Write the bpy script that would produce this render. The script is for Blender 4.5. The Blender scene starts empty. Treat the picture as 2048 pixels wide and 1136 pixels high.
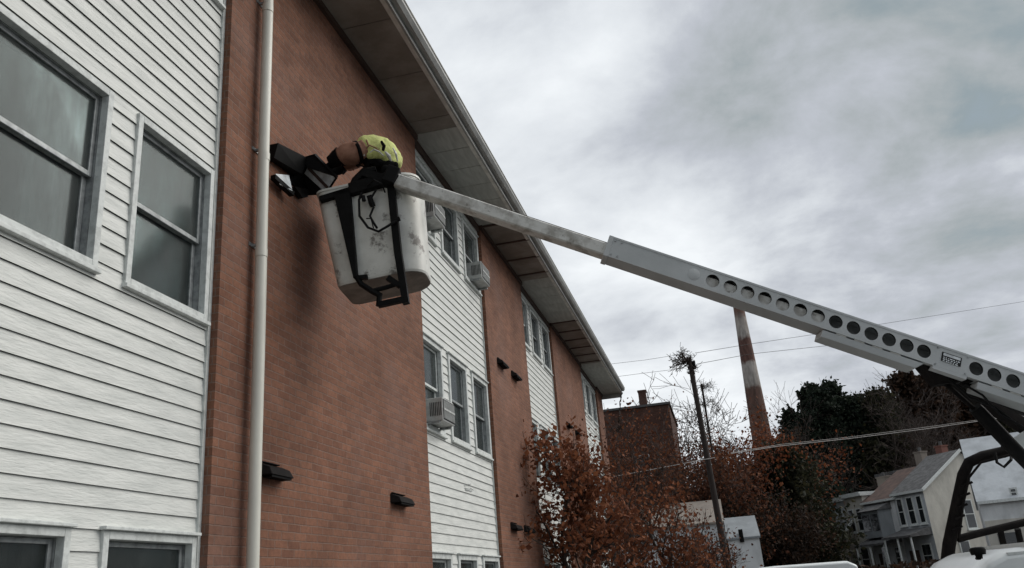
import bpy, math, random
import numpy as np
from mathutils import Vector, Matrix, noise as mnoise

sc = bpy.context.scene
H = 1.7                      # eye height above the ground
# ------------------------------------------------------------------ camera
F = 1681.0
def camv(px, py):
    v = Vector((px-1024, -(py-568), -F)); v.normalize(); return v
Zc = camv(644, -4028); Yc = camv(1460, 1147); Yc = (Yc - Zc*Yc.dot(Zc)).normalized(); Xc = Yc.cross(Zc)
RM = Matrix((Xc, Yc, Zc))
cam_d = bpy.data.cameras.new('camera'); cam = bpy.data.objects.new('camera', cam_d)
sc.collection.objects.link(cam); sc.camera = cam
cam_d.sensor_width = 36; cam_d.lens = 36*F/2048; cam_d.clip_start = .05; cam_d.clip_end = 2000
cam.matrix_world = Matrix.Translation((0, 0, H)) @ RM.to_4x4()
def at(px, py, d):
    """world point seen at photo pixel (px,py) at depth d metres"""
    return Vector((0, 0, H)) + RM @ Vector(((px-1024)/F*d, -(py-568)/F*d, -d))
def aty(px, py, y):
    r = RM @ camv(px, py); return Vector((0, 0, H)) + r*(y/r.y)

# ------------------------------------------------------------------ sky, sun
w = bpy.data.worlds.new('World'); sc.world = w; w.use_nodes = True
nt = w.node_tree; N = nt.nodes; L = nt.links
for n in list(N): N.remove(n)
SUN_EL, SUN_AZ = math.radians(40), math.radians(62)     # azimuth from +Y towards +X
sky = N.new('ShaderNodeTexSky'); sky.sky_type = 'NISHITA'; sky.sun_disc = False
sky.sun_elevation = SUN_EL; sky.sun_rotation = SUN_AZ
out = N.new('ShaderNodeOutputWorld')
tc = N.new('ShaderNodeTexCoord')
sep = N.new('ShaderNodeSeparateXYZ'); L.new(tc.outputs['Generated'], sep.inputs[0])
def mth(op, a, b=None, c=None):
    n = N.new('ShaderNodeMath'); n.operation = op
    for i, v in enumerate((a, b, c)):
        if v is None: continue
        if hasattr(v, 'is_linked') or hasattr(v, 'links'): L.new(v, n.inputs[i])
        else: n.inputs[i].default_value = v
    return n.outputs[0]
den = mth('ADD', mth('MAXIMUM', sep.outputs[2], 0.0), 0.22)
cx = mth('DIVIDE', sep.outputs[0], den); cy = mth('DIVIDE', sep.outputs[1], den)
comb = N.new('ShaderNodeCombineXYZ'); L.new(cx, comb.inputs[0]); L.new(cy, comb.inputs[1])
def noi(vec, scale, detail, rough, dist=0., off=(0, 0, 0)):
    mp = N.new('ShaderNodeMapping'); mp.inputs['Location'].default_value = off
    L.new(vec, mp.inputs[0])
    n = N.new('ShaderNodeTexNoise'); n.inputs['Scale'].default_value = scale; n.inputs['Detail'].default_value = detail
    n.inputs['Roughness'].default_value = rough; n.inputs['Distortion'].default_value = dist
    L.new(mp.outputs[0], n.inputs['Vector']); return n.outputs['Fac']
n1 = noi(comb.outputs[0], 1.15, 7, .52, .25, (3.1, 1.2, 0))
n2 = noi(comb.outputs[0], 3.0, 9, .6, .2, (7.7, 4.2, 0))
m = mth('ADD', mth('MULTIPLY', n1, .58), mth('MULTIPLY', n2, .38))
# brighter where the hidden sun's light comes through low ahead, greyer overhead to the right
gd = RM @ camv(1130, 610)
dotn = N.new('ShaderNodeVectorMath'); dotn.operation = 'DOT_PRODUCT'
L.new(tc.outputs['Generated'], dotn.inputs[0]); dotn.inputs[1].default_value = gd
glow = mth('MULTIPLY', mth('POWER', mth('MAXIMUM', dotn.outputs['Value'], 0.), 11.0), .12)
gd2 = RM @ camv(1800, 190)
dot2 = N.new('ShaderNodeVectorMath'); dot2.operation = 'DOT_PRODUCT'
L.new(tc.outputs['Generated'], dot2.inputs[0]); dot2.inputs[1].default_value = gd2
dim = mth('MULTIPLY', mth('POWER', mth('MAXIMUM', dot2.outputs['Value'], 0.), 12.0), -.06)
m = mth('ADD', mth('ADD', mth('ADD', m, .033), glow), dim)
ramp = N.new('ShaderNodeValToRGB'); L.new(m, ramp.inputs[0])
e = ramp.color_ramp.elements
e[0].position = .40; e[0].color = (.25, .295, .305, 1)
e[1].position = .68; e[1].color = (.75, .78, .805, 1)
for p, c in ((.455, (.345, .375, .395)), (.51, (.43, .455, .50)), (.585, (.60, .63, .665))):
    q = e.new(p); q.color = (*c, 1)
bgc = N.new('ShaderNodeBackground'); L.new(ramp.outputs[0], bgc.inputs[0]); bgc.inputs[1].default_value = 1.0
bgs = N.new('ShaderNodeBackground'); L.new(sky.outputs[0], bgs.inputs[0]); bgs.inputs[1].default_value = .1
mx = N.new('ShaderNodeMixShader')
gap = mth('SUBTRACT', 1.0, mth('MULTIPLY', mth('SUBTRACT', m, .33), 9.0))
gap = mth('MULTIPLY', mth('MINIMUM', mth('MAXIMUM', gap, 0.), 1.), .25)
L.new(gap, mx.inputs[0]); L.new(bgc.outputs[0], mx.inputs[1]); L.new(bgs.outputs[0], mx.inputs[2])
L.new(mx.outputs[0], out.inputs[0])
sd = bpy.data.lights.new('sun', 'SUN'); so = bpy.data.objects.new('sun', sd); sc.collection.objects.link(so)
sd.energy = 2.0; sd.angle = math.radians(55); sd.color = (1, .955, .90)
sv = Vector((math.sin(SUN_AZ)*math.cos(SUN_EL), math.cos(SUN_AZ)*math.cos(SUN_EL), math.sin(SUN_EL)))
so.rotation_euler = sv.to_track_quat('Z', 'Y').to_euler(); so.location = (10, 10, 30)
sc.view_settings.view_transform = 'Standard'; sc.view_settings.look = 'None'
sc.view_settings.exposure = 0.28; sc.view_settings.gamma = 1
sc.render.resolution_x = 1024; sc.render.resolution_y = 568

# ------------------------------------------------------------------ helpers
col = sc.collection
class MB:
    def __init__(s): s.v = []; s.f = []; s.m = []
    def face(s, pts, mi=0):
        b = len(s.v); s.v += [tuple(p) for p in pts]; s.f.append(tuple(range(b, b+len(pts)))); s.m.append(mi)
    def box(s, a, b, mi=0):
        x0, y0, z0 = (min(a[i], b[i]) for i in range(3)); x1, y1, z1 = (max(a[i], b[i]) for i in range(3))
        s.hexa([(x0, y0, z0), (x1, y0, z0), (x1, y1, z0), (x0, y1, z0), (x0, y0, z1), (x1, y0, z1), (x1, y1, z1), (x0, y1, z1)], mi)
    def hexa(s, p, mi=0):
        b = len(s.v); s.v += [tuple(q) for q in p]
        for f in ((3, 2, 1, 0), (4, 5, 6, 7), (0, 1, 5, 4), (1, 2, 6, 5), (2, 3, 7, 6), (3, 0, 4, 7)):
            s.f.append(tuple(b+i for i in f)); s.m.append(mi)
    def obox(s, c, ax, hs, mi=0):
        c = Vector(c); P = []
        for k in (-1, 1):
            for i, j in ((-1, -1), (1, -1), (1, 1), (-1, 1)):
                P.append(c+ax[0]*hs[0]*i+ax[1]*hs[1]*j+ax[2]*hs[2]*k)
        s.hexa(P, mi)
    def bar(s, a, b, wd, ht, up=Vector((0, 0, 1)), mi=0):
        a = Vector(a); b = Vector(b); d = (b-a); l = d.length; d.normalize()
        r = d.cross(up).normalized(); u = r.cross(d).normalized()
        s.obox((a+b)/2, (d, r, u), (l/2, wd/2, ht/2), mi)
    def tube(s, pts, rad, n=10, mi=0, cap=True):
        pts = [Vector(p) for p in pts]
        if not hasattr(rad, '__len__'): rad = [rad]*len(pts)
        b = len(s.v); u = None
        for i, p in enumerate(pts):
            d = (pts[min(i+1, len(pts)-1)]-pts[max(i-1, 0)])
            if d.length < 1e-9: d = Vector((0, 0, 1))
            d.normalize()
            if u is None: u = d.orthogonal().normalized()
            u = (u-d*u.dot(d)); u = u.normalized() if u.length > 1e-6 else d.orthogonal().normalized()
            w_ = d.cross(u)
            for k in range(n):
                a = 2*math.pi*k/n; s.v.append(tuple(p+(u*math.cos(a)+w_*math.sin(a))*rad[i]))
        for i in range(len(pts)-1):
            for k in range(n):
                k2 = (k+1) % n
                s.f.append((b+i*n+k, b+i*n+k2, b+(i+1)*n+k2, b+(i+1)*n+k)); s.m.append(mi)
        if cap:
            s.f.append(tuple(b+k for k in range(n))[::-1]); s.m.append(mi)
            e_ = b+(len(pts)-1)*n; s.f.append(tuple(e_+k for k in range(n))); s.m.append(mi)
    def loft(s, rings, mi=0, cap0=False, cap1=False):
        n = len(rings[0]); b = len(s.v)
        for r in rings: s.v += [tuple(p) for p in r]
        for i in range(len(rings)-1):
            for k in range(n):
                k2 = (k+1) % n
                s.f.append((b+i*n+k, b+i*n+k2, b+(i+1)*n+k2, b+(i+1)*n+k)); s.m.append(mi)
        if cap0: s.f.append(tuple(b+k for k in range(n))[::-1]); s.m.append(mi)
        if cap1: e_ = b+(len(rings)-1)*n; s.f.append(tuple(e_+k for k in range(n))); s.m.append(mi)
    def build(s, name, mats, parent=None, smooth=False, bevel=0):
        me = bpy.data.meshes.new(name); me.from_pydata(s.v, [], s.f)
        if not isinstance(mats, (list, tuple)): mats = [mats]
        for m_ in mats: me.materials.append(m_)
        if len(mats) > 1: me.polygons.foreach_set('material_index', s.m)
        o = bpy.data.objects.new(name, me); col.objects.link(o)
        if smooth:
            me.polygons.foreach_set('use_smooth', [True]*len(me.polygons))
            if smooth != 'all': me.set_sharp_from_angle(angle=math.radians(40))
        me.update()
        if parent: 
            o.parent = parent
            o.matrix_parent_inverse = Matrix.Identity(4)
            off = Vector(parent.get('_org', (0, 0, 0)))
            if off.length > 0:
                me.transform(Matrix.Translation(-off))
            o['_org'] = tuple(off)
        if bevel:
            bv = o.modifiers.new('bevel', 'BEVEL'); bv.width = bevel; bv.segments = 2; bv.limit_method = 'ANGLE'; bv.angle_limit = math.radians(40)
        return o
def thing(name, label, cat, loc=(0, 0, 0), group=None):
    o = bpy.data.objects.new(name, None); col.objects.link(o); o.location = loc; o['_org'] = tuple(loc)
    o.empty_display_size = .2
    return tag(o, label, cat, group)
def tag(o, label, cat, group=None):
    o['label'] = label; o['category'] = cat
    if group: o['group'] = group
    return o
def struct(o, kind='structure'): o['kind'] = kind; return o

# ------------------------------------------------------------------ materials
def newmat(name):
    m_ = bpy.data.materials.new(name); m_.use_nodes = True
    return m_, m_.node_tree, m_.node_tree.nodes['Principled BSDF']
def mat(name, c, rough=.6, c2=None, nscale=6, stretch=(1, 1, 1), bump=0, bscale=None, metal=0, lo=.4, hi=.65, spec=.5, detail=5, spots=None):
    m_, t, p = newmat(name)
    p.inputs['Roughness'].default_value = rough; p.inputs['Metallic'].default_value = metal
    p.inputs['Specular IOR Level'].default_value = spec
    tcn = t.nodes.new('ShaderNodeTexCoord'); mp = t.nodes.new('ShaderNodeMapping'); mp.inputs['Scale'].default_value = stretch
    t.links.new(tcn.outputs['Object'], mp.inputs[0])
    def nz(sc_, det=detail, r=.6):
        n = t.nodes.new('ShaderNodeTexNoise'); n.inputs['Scale'].default_value = sc_; n.inputs['Detail'].default_value = det
        n.inputs['Roughness'].default_value = r
        t.links.new(mp.outputs[0], n.inputs['Vector']); return n
    if c2 is None: c2 = tuple(x*.78 for x in c)
    n = nz(nscale); r = t.nodes.new('ShaderNodeValToRGB'); t.links.new(n.outputs['Fac'], r.inputs[0])
    r.color_ramp.elements[0].position = lo; r.color_ramp.elements[1].position = hi
    r.color_ramp.elements[0].color = (*c2, 1); r.color_ramp.elements[1].color = (*c, 1)
    colr = r.outputs[0]
    if spots:
        sc_, thr, c3 = spots
        n3 = nz(sc_, 6, .7); r3 = t.nodes.new('ShaderNodeValToRGB'); t.links.new(n3.outputs['Fac'], r3.inputs[0])
        r3.color_ramp.elements[0].position = thr; r3.color_ramp.elements[1].position = thr+.08
        mx_ = t.nodes.new('ShaderNodeMixRGB'); t.links.new(r3.outputs[0], mx_.inputs[0]); t.links.new(colr, mx_.inputs[1]); mx_.inputs[2].default_value = (*c3, 1)
        colr = mx_.outputs[0]
    t.links.new(colr, p.inputs['Base Color'])
    if bump:
        nb = nz(bscale or nscale*4, 6); b = t.nodes.new('ShaderNodeBump'); b.inputs['Strength'].default_value = 1; b.inputs['Distance'].default_value = bump
        t.links.new(nb.outputs['Fac'], b.inputs['Height']); t.links.new(b.outputs[0], p.inputs['Normal'])
    return m_

def brickmat(name, c1, c2, mortar, bw=.205, rh=.0675, ms=.009, dirt=None, far=False):
    m_, t, p = newmat(name); nd = t.nodes; lk = t.links
    p.inputs['Roughness'].default_value = .88; p.inputs['Specular IOR Level'].default_value = .3
    tcn = nd.new('ShaderNodeTexCoord'); sp = nd.new('ShaderNodeSeparateXYZ'); lk.new(tcn.outputs['Object'], sp.inputs[0])
    ad = nd.new('ShaderNodeMath'); lk.new(sp.outputs[0], ad.inputs[0]); lk.new(sp.outputs[1], ad.inputs[1])
    cb = nd.new('ShaderNodeCombineXYZ'); lk.new(ad.outputs[0], cb.inputs[0]); lk.new(sp.outputs[2], cb.inputs[1])
    # slight waviness in the courses
    wn = nd.new('ShaderNodeTexNoise'); wn.inputs['Scale'].default_value = 5; wn.inputs['Detail'].default_value = 4; lk.new(tcn.outputs['Object'], wn.inputs['Vector'])
    vs = nd.new('ShaderNodeVectorMath'); vs.operation = 'SUBTRACT'; lk.new(wn.outputs['Color'], vs.inputs[0]); vs.inputs[1].default_value = (.5, .5, .5)
    vm = nd.new('ShaderNodeVectorMath'); vm.operation = 'MULTIPLY_ADD'; lk.new(vs.outputs[0], vm.inputs[0]); vm.inputs[1].default_value = (.018, .016, 0); lk.new(cb.outputs[0], vm.inputs[2])
    bt = nd.new('ShaderNodeTexBrick'); lk.new(vm.outputs[0], bt.inputs['Vector'])
    bt.inputs['Scale'].default_value = 1; bt.inputs['Brick Width'].default_value = bw; bt.inputs['Row Height'].default_value = rh
    bt.inputs['Mortar Size'].default_value = ms; bt.inputs['Mortar Smooth'].default_value = .35; bt.inputs['Bias'].default_value = -.1
    bt.inputs['Color1'].default_value = (*c1, 1); bt.inputs['Color2'].default_value = (*c2, 1); bt.inputs['Mortar'].default_value = (*mortar, 1)
    def nz(s_, d=6, r=.6, off=(0, 0, 0), st=(1, 1, 1)):
        mp = nd.new('ShaderNodeMapping'); mp.inputs['Location'].default_value = off; mp.inputs['Scale'].default_value = st; lk.new(tcn.outputs['Object'], mp.inputs[0])
        n = nd.new('ShaderNodeTexNoise'); n.inputs['Scale'].default_value = s_; n.inputs['Detail'].default_value = d; n.inputs['Roughness'].default_value = r
        lk.new(mp.outputs[0], n.inputs['Vector']); return n.outputs['Fac']
    def ramp_(fac, p0, p1, a, b):
        r = nd.new('ShaderNodeMapRange'); lk.new(fac, r.inputs[0]); r.inputs[1].default_value = p0; r.inputs[2].default_value = p1; r.inputs[3].default_value = a; r.inputs[4].default_value = b
        return r.outputs[0]
    def mul(colr, fac_val):
        v = nd.new('ShaderNodeVectorMath'); v.operation = 'SCALE'; lk.new(colr, v.inputs[0]); lk.new(fac_val, v.inputs['Scale']); return v.outputs[0]
    c = mul(bt.outputs['Color'], ramp_(nz(1.1), .35, .65, .82, 1.16))
    c = mul(c, ramp_(nz(26, 4, .7), .3, .7, .80, 1.2))
    # washed mineral bloom patches
    mxb = nd.new('ShaderNodeMixRGB'); lk.new(ramp_(nz(.8, 5, .6, (4, 2, 9)), .52, .72, 0, .30), mxb.inputs[0]); lk.new(c, mxb.inputs[1]); mxb.inputs[2].default_value = (.27, .18, .155, 1)
    c = mxb.outputs[0]
    if dirt:
        for (dy, dz, ry, rz, k) in dirt:
            d1 = nd.new('ShaderNodeVectorMath'); d1.operation = 'SUBTRACT'; lk.new(tcn.outputs['Object'], d1.inputs[0]); d1.inputs[1].default_value = (-3.44, dy, dz)
            d2 = nd.new('ShaderNodeVectorMath'); d2.operation = 'MULTIPLY'; lk.new(d1.outputs[0], d2.inputs[0]); d2.inputs[1].default_value = (0, 1/ry, 1/rz)
            d3 = nd.new('ShaderNodeVectorMath'); d3.operation = 'LENGTH'; lk.new(d2.outputs[0], d3.inputs[0])
            a4 = nd.new('ShaderNodeMath'); a4.operation = 'ADD'; lk.new(d3.outputs['Value'], a4.inputs[0]); lk.new(ramp_(nz(1.8, 5, .65), .3, .7, -.5, .5), a4.inputs[1])
            c = mul(c, ramp_(a4.outputs[0], .35, 1.1, k, 1.0))
    lk.new(c, p.inputs['Base Color'])
    inv = nd.new('ShaderNodeMath'); inv.operation = 'MULTIPLY_ADD'; lk.new(bt.outputs['Fac'], inv.inputs[0]); inv.inputs[1].default_value = -1; inv.inputs[2].default_value = 1
    a5 = nd.new('ShaderNodeMath'); a5.operation = 'MULTIPLY_ADD'; lk.new(nz(60, 4, .7), a5.inputs[0]); a5.inputs[1].default_value = .5; lk.new(inv.outputs[0], a5.inputs[2])
    b = nd.new('ShaderNodeBump'); b.inputs['Strength'].default_value = 1; b.inputs['Distance'].default_value = .006
    lk.new(a5.outputs[0], b.inputs['Height']); lk.new(b.outputs[0], p.inputs['Normal'])
    return m_

M = {}
M['brick'] = brickmat('brick', (.212, .098, .060), (.150, .067, .042), (.205, .130, .098), bw=.212, rh=.0675, ms=.0062,
                      dirt=[(7.2, 3.9, .6, .8, .80), (15.6, 4.0, .9, 1.5, .75), (10.0, 2.5, .5, 2.5, .85)])
M['far_brick'] = brickmat('far_brick', (.075, .034, .024), (.05, .025, .018), (.07, .04, .03), bw=.3, rh=.1, ms=.012)
M['siding'] = mat('white_siding', (.69, .705, .672), .55, (.565, .585, .558), nscale=2.6, stretch=(1, 1.1, 7), bump=.006, bscale=10, spec=.4, lo=.35, hi=.62)
M['trim'] = mat('painted_trim', (.62, .65, .63), .6, (.46, .485, .47), nscale=16, stretch=(1, 1, 1), bump=.003, bscale=40, lo=.34, hi=.55, spots=(24, .66, (.30, .31, .30)))
M['alu'] = mat('weathered_aluminium', (.34, .36, .36), .45, (.20, .215, .215), nscale=18, metal=.3, lo=.35, hi=.6)
M['gap'] = mat('dark_joint', (.012, .013, .013), .9)
M['brown'] = mat('brown_stained_wood', (.085, .048, .034), .7, (.045, .026, .02), nscale=9, stretch=(1, .4, 3))
M['soffit_w'] = mat('soffit_pale', (.44, .45, .42), .7, (.34, .345, .32), nscale=2.4, stretch=(6, 1, 1), bump=.003, bscale=9)
M['soffit_b'] = mat('soffit_brown_grey', (.29, .27, .24), .75, (.19, .17, .145), nscale=1.9, stretch=(1, 1, 1), bump=.003, bscale=9)  # brown-grey tone for the soffit over the brick piers
M['fascia'] = mat('fascia_metal', (.36, .365, .35), .5, (.25, .255, .245), nscale=5, stretch=(1, .6, 2))
M['lip'] = mat('gutter_lip', (.66, .65, .60), .5, (.48, .47, .43), nscale=5)
M['roofing'] = mat('roofing', (.10, .10, .10), .9, nscale=8)
M['pvc'] = mat('downspout_paint', (.70, .69, .61), .42, (.60, .59, .52), nscale=3, stretch=(1, 1, .5), spots=(9, .70, (.42, .41, .37)))
M['black'] = mat('black_metal', (.006, .006, .006), .6, (.003, .003, .003), nscale=12, spec=.12)
M['blackrough'] = mat('black_weathered_metal', (.011, .009, .008), .8, (.005, .004, .004), nscale=14, spec=.15)
M['galv'] = mat('galvanised_sheet', (.66, .70, .72), .45, (.38, .40, .41), nscale=10, lo=.35, hi=.6)
M['ac'] = mat('air_conditioner_case', (.52, .535, .52), .5, (.38, .39, .375), nscale=12)
M['bucket'] = mat('bucket_fibreglass', (.66, .66, .61), .42, (.47, .465, .42), nscale=3.2, bump=.002, bscale=22, lo=.32, hi=.6, spots=(6.0, .565, (.20, .185, .165)))
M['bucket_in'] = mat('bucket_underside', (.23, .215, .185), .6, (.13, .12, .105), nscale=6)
M['boom'] = mat('boom_grey_paint', (.47, .49, .49), .62, (.41, .43, .43), spec=.25, nscale=2.0, bump=.0008, bscale=60, spots=(22, .72, (.24, .25, .25)))
M['boomfly'] = mat('boom_worn_white', (.58, .58, .55), .68, (.33, .32, .29), spec=.25, nscale=7, stretch=(1, 1, 1), bump=.002, bscale=30, lo=.38, hi=.56, spots=(13, .60, (.13, .12, .105)))
M['hose'] = mat('hose_rubber', (.007, .007, .007), .6, spec=.15)
M['white_paint'] = mat('white_vehicle_paint', (.74, .77, .76), .22, (.68, .71, .70), nscale=2, spots=(16, .73, (.42, .42, .40)))
M['carglass'] = mat('vehicle_glass', (.02, .024, .026), .08, spec=.7)
M['rubber'] = mat('tyre_rubber', (.015, .015, .015), .8)
M['hivis'] = mat('hi_vis_cloth', (.62, .66, .24), .85, (.45, .46, .19), nscale=11, bump=.03, bscale=9, lo=.3, hi=.5, spots=(9, .60, (.30, .20, .12)))
M['silver'] = mat('reflective_tape', (.62, .62, .58), .4, nscale=20)
M['tan'] = mat('tan_sleeve', (.33, .175, .115), .85, (.22, .105, .068), nscale=9, bump=.006, bscale=14)
M['dark_cloth'] = mat('dark_cloth', (.007, .007, .007), .95, spec=.08, nscale=9, bump=.004, bscale=18)
M['skin'] = mat('skin', (.45, .26, .19), .5, (.38, .2, .15), nscale=8)
M['lens'] = mat('amber_grey_lens', (.06, .05, .045), .25)
M['asphalt'] = mat('asphalt', (.055, .055, .056), .9, (.04, .04, .04), nscale=3, bump=.006, bscale=60)
M['dirt'] = mat('scrub_ground', (.045, .032, .02), .95, (.02, .018, .011), nscale=.25, bump=.3, bscale=1.2)
M['concrete'] = mat('concrete', (.3, .29, .27), .9, nscale=4)
M['bark'] = mat('bark', (.05, .036, .028), .9, (.028, .02, .016), nscale=12, bump=.01, bscale=30)
M['bark_far'] = mat('far_bark', (.075, .055, .045), .95, (.04, .03, .026), nscale=2)
M['pole'] = mat('pole_wood', (.035, .024, .02), .9, (.018, .013, .011), nscale=6, stretch=(4, 4, .5), bump=.01, bscale=20)

def leafmat(name, c, c2, c3, ns=1.0):
    m_, t, p = newmat(name)
    p.inputs['Roughness'].default_value = .75; p.inputs['Specular IOR Level'].default_value = .15
    g = t.nodes.new('ShaderNodeNewGeometry')
    r = t.nodes.new('ShaderNodeValToRGB'); t.links.new(g.outputs['Random Per Island'], r.inputs[0])
    r.color_ramp.elements[0].color = (*c2, 1); r.color_ramp.elements[1].color = (*c3, 1)
    q = r.color_ramp.elements.new(.5); q.color = (*c, 1)
    t.links.new(r.outputs[0], p.inputs['Base Color'])
    tr = t.nodes.new('ShaderNodeBsdfTranslucent'); t.links.new(r.outputs[0], tr.inputs[0])
    mx_ = t.nodes.new('ShaderNodeMixShader'); mx_.inputs[0].default_value = .25
    t.links.new(p.outputs[0], mx_.inputs[1]); t.links.new(tr.outputs[0], mx_.inputs[2]); t.links.new(mx_.outputs[0], t.nodes['Material Output'].inputs[0])
    return m_
M['leaf_red'] = leafmat('rust_leaves', (.19, .070, .036), (.10, .036, .02), (.29, .115, .055))
M['leaf_brown'] = leafmat('brown_leaves', (.12, .046, .026), (.055, .024, .015), (.19, .08, .04))
M['leaf_orange'] = leafmat('orange_leaves', (.16, .05, .022), (.09, .028, .014), (.22, .08, .035))
M['leaf_dark'] = leafmat('dark_twiggery', (.035, .022, .015), (.018, .013, .009), (.065, .034, .02))
M['needle'] = leafmat('evergreen_needles', (.014, .021, .014), (.007, .011, .008), (.028, .038, .024))
M['needle2'] = leafmat('olive_foliage', (.024, .026, .015), (.011, .013, .009), (.05, .045, .022))

# window glass with insect screen: half seen through, half a dull grey mesh, and it mirrors the sky
def panemat(name, scr=(.045, .054, .052), k=.42):
    m_, t, p = newmat(name); nd = t.nodes; lk = t.links
    p.inputs['Base Color'].default_value = (*scr, 1); p.inputs['Roughness'].default_value = .6; p.inputs['Specular IOR Level'].default_value = .3
    tcn = nd.new('ShaderNodeTexCoord'); n = nd.new('ShaderNodeTexNoise'); n.inputs['Scale'].default_value = 2.2; n.inputs['Detail'].default_value = 7; n.inputs['Roughness'].default_value = .65
    mp = nd.new('ShaderNodeMapping'); mp.inputs['Scale'].default_value = (1, 2.2, .8); lk.new(tcn.outputs['Object'], mp.inputs[0]); lk.new(mp.outputs[0], n.inputs['Vector'])
    r = nd.new('ShaderNodeMapRange'); lk.new(n.outputs['Fac'], r.inputs[0]); r.inputs[1].default_value = .35; r.inputs[2].default_value = .68; r.inputs[3].default_value = k-.17; r.inputs[4].default_value = k+.2
    tr = nd.new('ShaderNodeBsdfTransparent'); tr.inputs[0].default_value = (.55, .6, .6, 1)
    m1 = nd.new('ShaderNodeMixShader'); lk.new(r.outputs[0], m1.inputs[0]); lk.new(tr.outputs[0], m1.inputs[1]); lk.new(p.outputs[0], m1.inputs[2])
    gl = nd.new('ShaderNodeBsdfGlossy'); gl.inputs['Roughness'].default_value = .12; gl.inputs['Color'].default_value = (.85, .9, .9, 1)
    fr = nd.new('ShaderNodeFresnel'); fr.inputs[0].default_value = 1.24
    m2 = nd.new('ShaderNodeMixShader'); lk.new(fr.outputs[0], m2.inputs[0]); lk.new(m1.outputs[0], m2.inputs[1]); lk.new(gl.outputs[0], m2.inputs[2])
    lk.new(m2.outputs[0], nd['Material Output'].inputs[0]); return m_
M['pane'] = panemat('screened_glass')
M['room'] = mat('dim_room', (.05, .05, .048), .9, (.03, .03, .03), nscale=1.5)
M['curtain'] = mat('curtain', (.26, .27, .265), .9, (.13, .14, .14), nscale=5, stretch=(1, 6, .3))
M['blind'] = mat('white_blind', (.72, .73, .68), .7, (.62, .63, .6), nscale=2)

# ------------------------------------------------------------------ ground
g = MB(); g.face([(-900, -300, 0), (900, -300, 0), (900, 1500, 0), (-900, 1500, 0)])
struct(g.build('ground', M['dirt']))
g = MB(); g.face([(-3.0, -12, .004), (14, -12, .004), (14, 34, .004), (-3.0, 34, .004)])
struct(g.build('parking_lot', M['asphalt']))
g = MB(); g.box((-3.40, -6, .0), (-2.2, 30, .12)); struct(g.build('pavement', M['concrete']))
# wooded hillside behind the houses
g = MB(); nx, ny = 44, 16
def hill_z(x, y):
    t_ = max(0, min(1, (y-82)/75)); s_ = t_*t_*(3-2*t_)
    return -.3 + s_*(15+4*mnoise.noise(Vector((x*.02, y*.02, 1))))*(1 if x > -30 else max(.3, 1+(x+30)/80))
V_ = [(-110+i*6.5, 76+j*11, hill_z(-110+i*6.5, 76+j*11)) for j in range(ny) for i in range(nx)]
g.v = V_; g.f = [(j*nx+i, j*nx+i+1, (j+1)*nx+i+1, (j+1)*nx+i) for j in range(ny-1) for i in range(nx-1)]; g.m = [0]*len(g.f)
struct(g.build('hill', M['dirt'], smooth=True))

# ------------------------------------------------------------------ apartment building
BX, SX = -3.44, -3.53                       # brick face, sheathing plane
Z0, ZS = 0.0, 6.27+H                        # ground, soffit
END = 29.3
piers = [(5.37, 10.11), (13.56, 16.75), (20.05, 24.65), (27.95, END)]
bays = [(-4.0, 5.37), (10.11, 13.56), (16.75, 20.05), (24.65, 27.95)]
bld = thing('apartment_building', 'three storey apartment building of red brick piers and white clapboard bays', 'building', (SX, 12, 0))
for a, b in piers:
    q = MB(); q.box((BX, a, Z0), (-3.9, b, ZS)); q.build('brick_pier', M['brick'], bld)
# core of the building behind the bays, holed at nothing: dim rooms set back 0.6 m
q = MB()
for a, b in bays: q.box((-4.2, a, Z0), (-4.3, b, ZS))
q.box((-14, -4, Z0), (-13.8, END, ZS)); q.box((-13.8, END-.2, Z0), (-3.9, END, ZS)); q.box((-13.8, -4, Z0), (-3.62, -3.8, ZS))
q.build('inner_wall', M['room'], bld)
rows = [(-.75+H, .52+H), (2.06+H, 3.33+H), (4.93+H, 6.03+H)]
wins = []
def w3(r): return [(r-.93-2.44, r-2.44), (r-.93-1.22, r-1.22), (r-.93, r)]
for bi, r in enumerate((5.32, 13.52, 20.0, 27.88)):
    ys = w3(r) if bi else [(.6, 1.75), (3.08, 4.13), (4.39, 5.32), (-.55, .4), (-2.9, -2.0)]
    for ri, (zb, zt) in enumerate(rows):
        for k, (a, b) in enumerate(ys): wins.append((bi, ri, k, a, b, zb, zt))
PITCH = .1235
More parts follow.
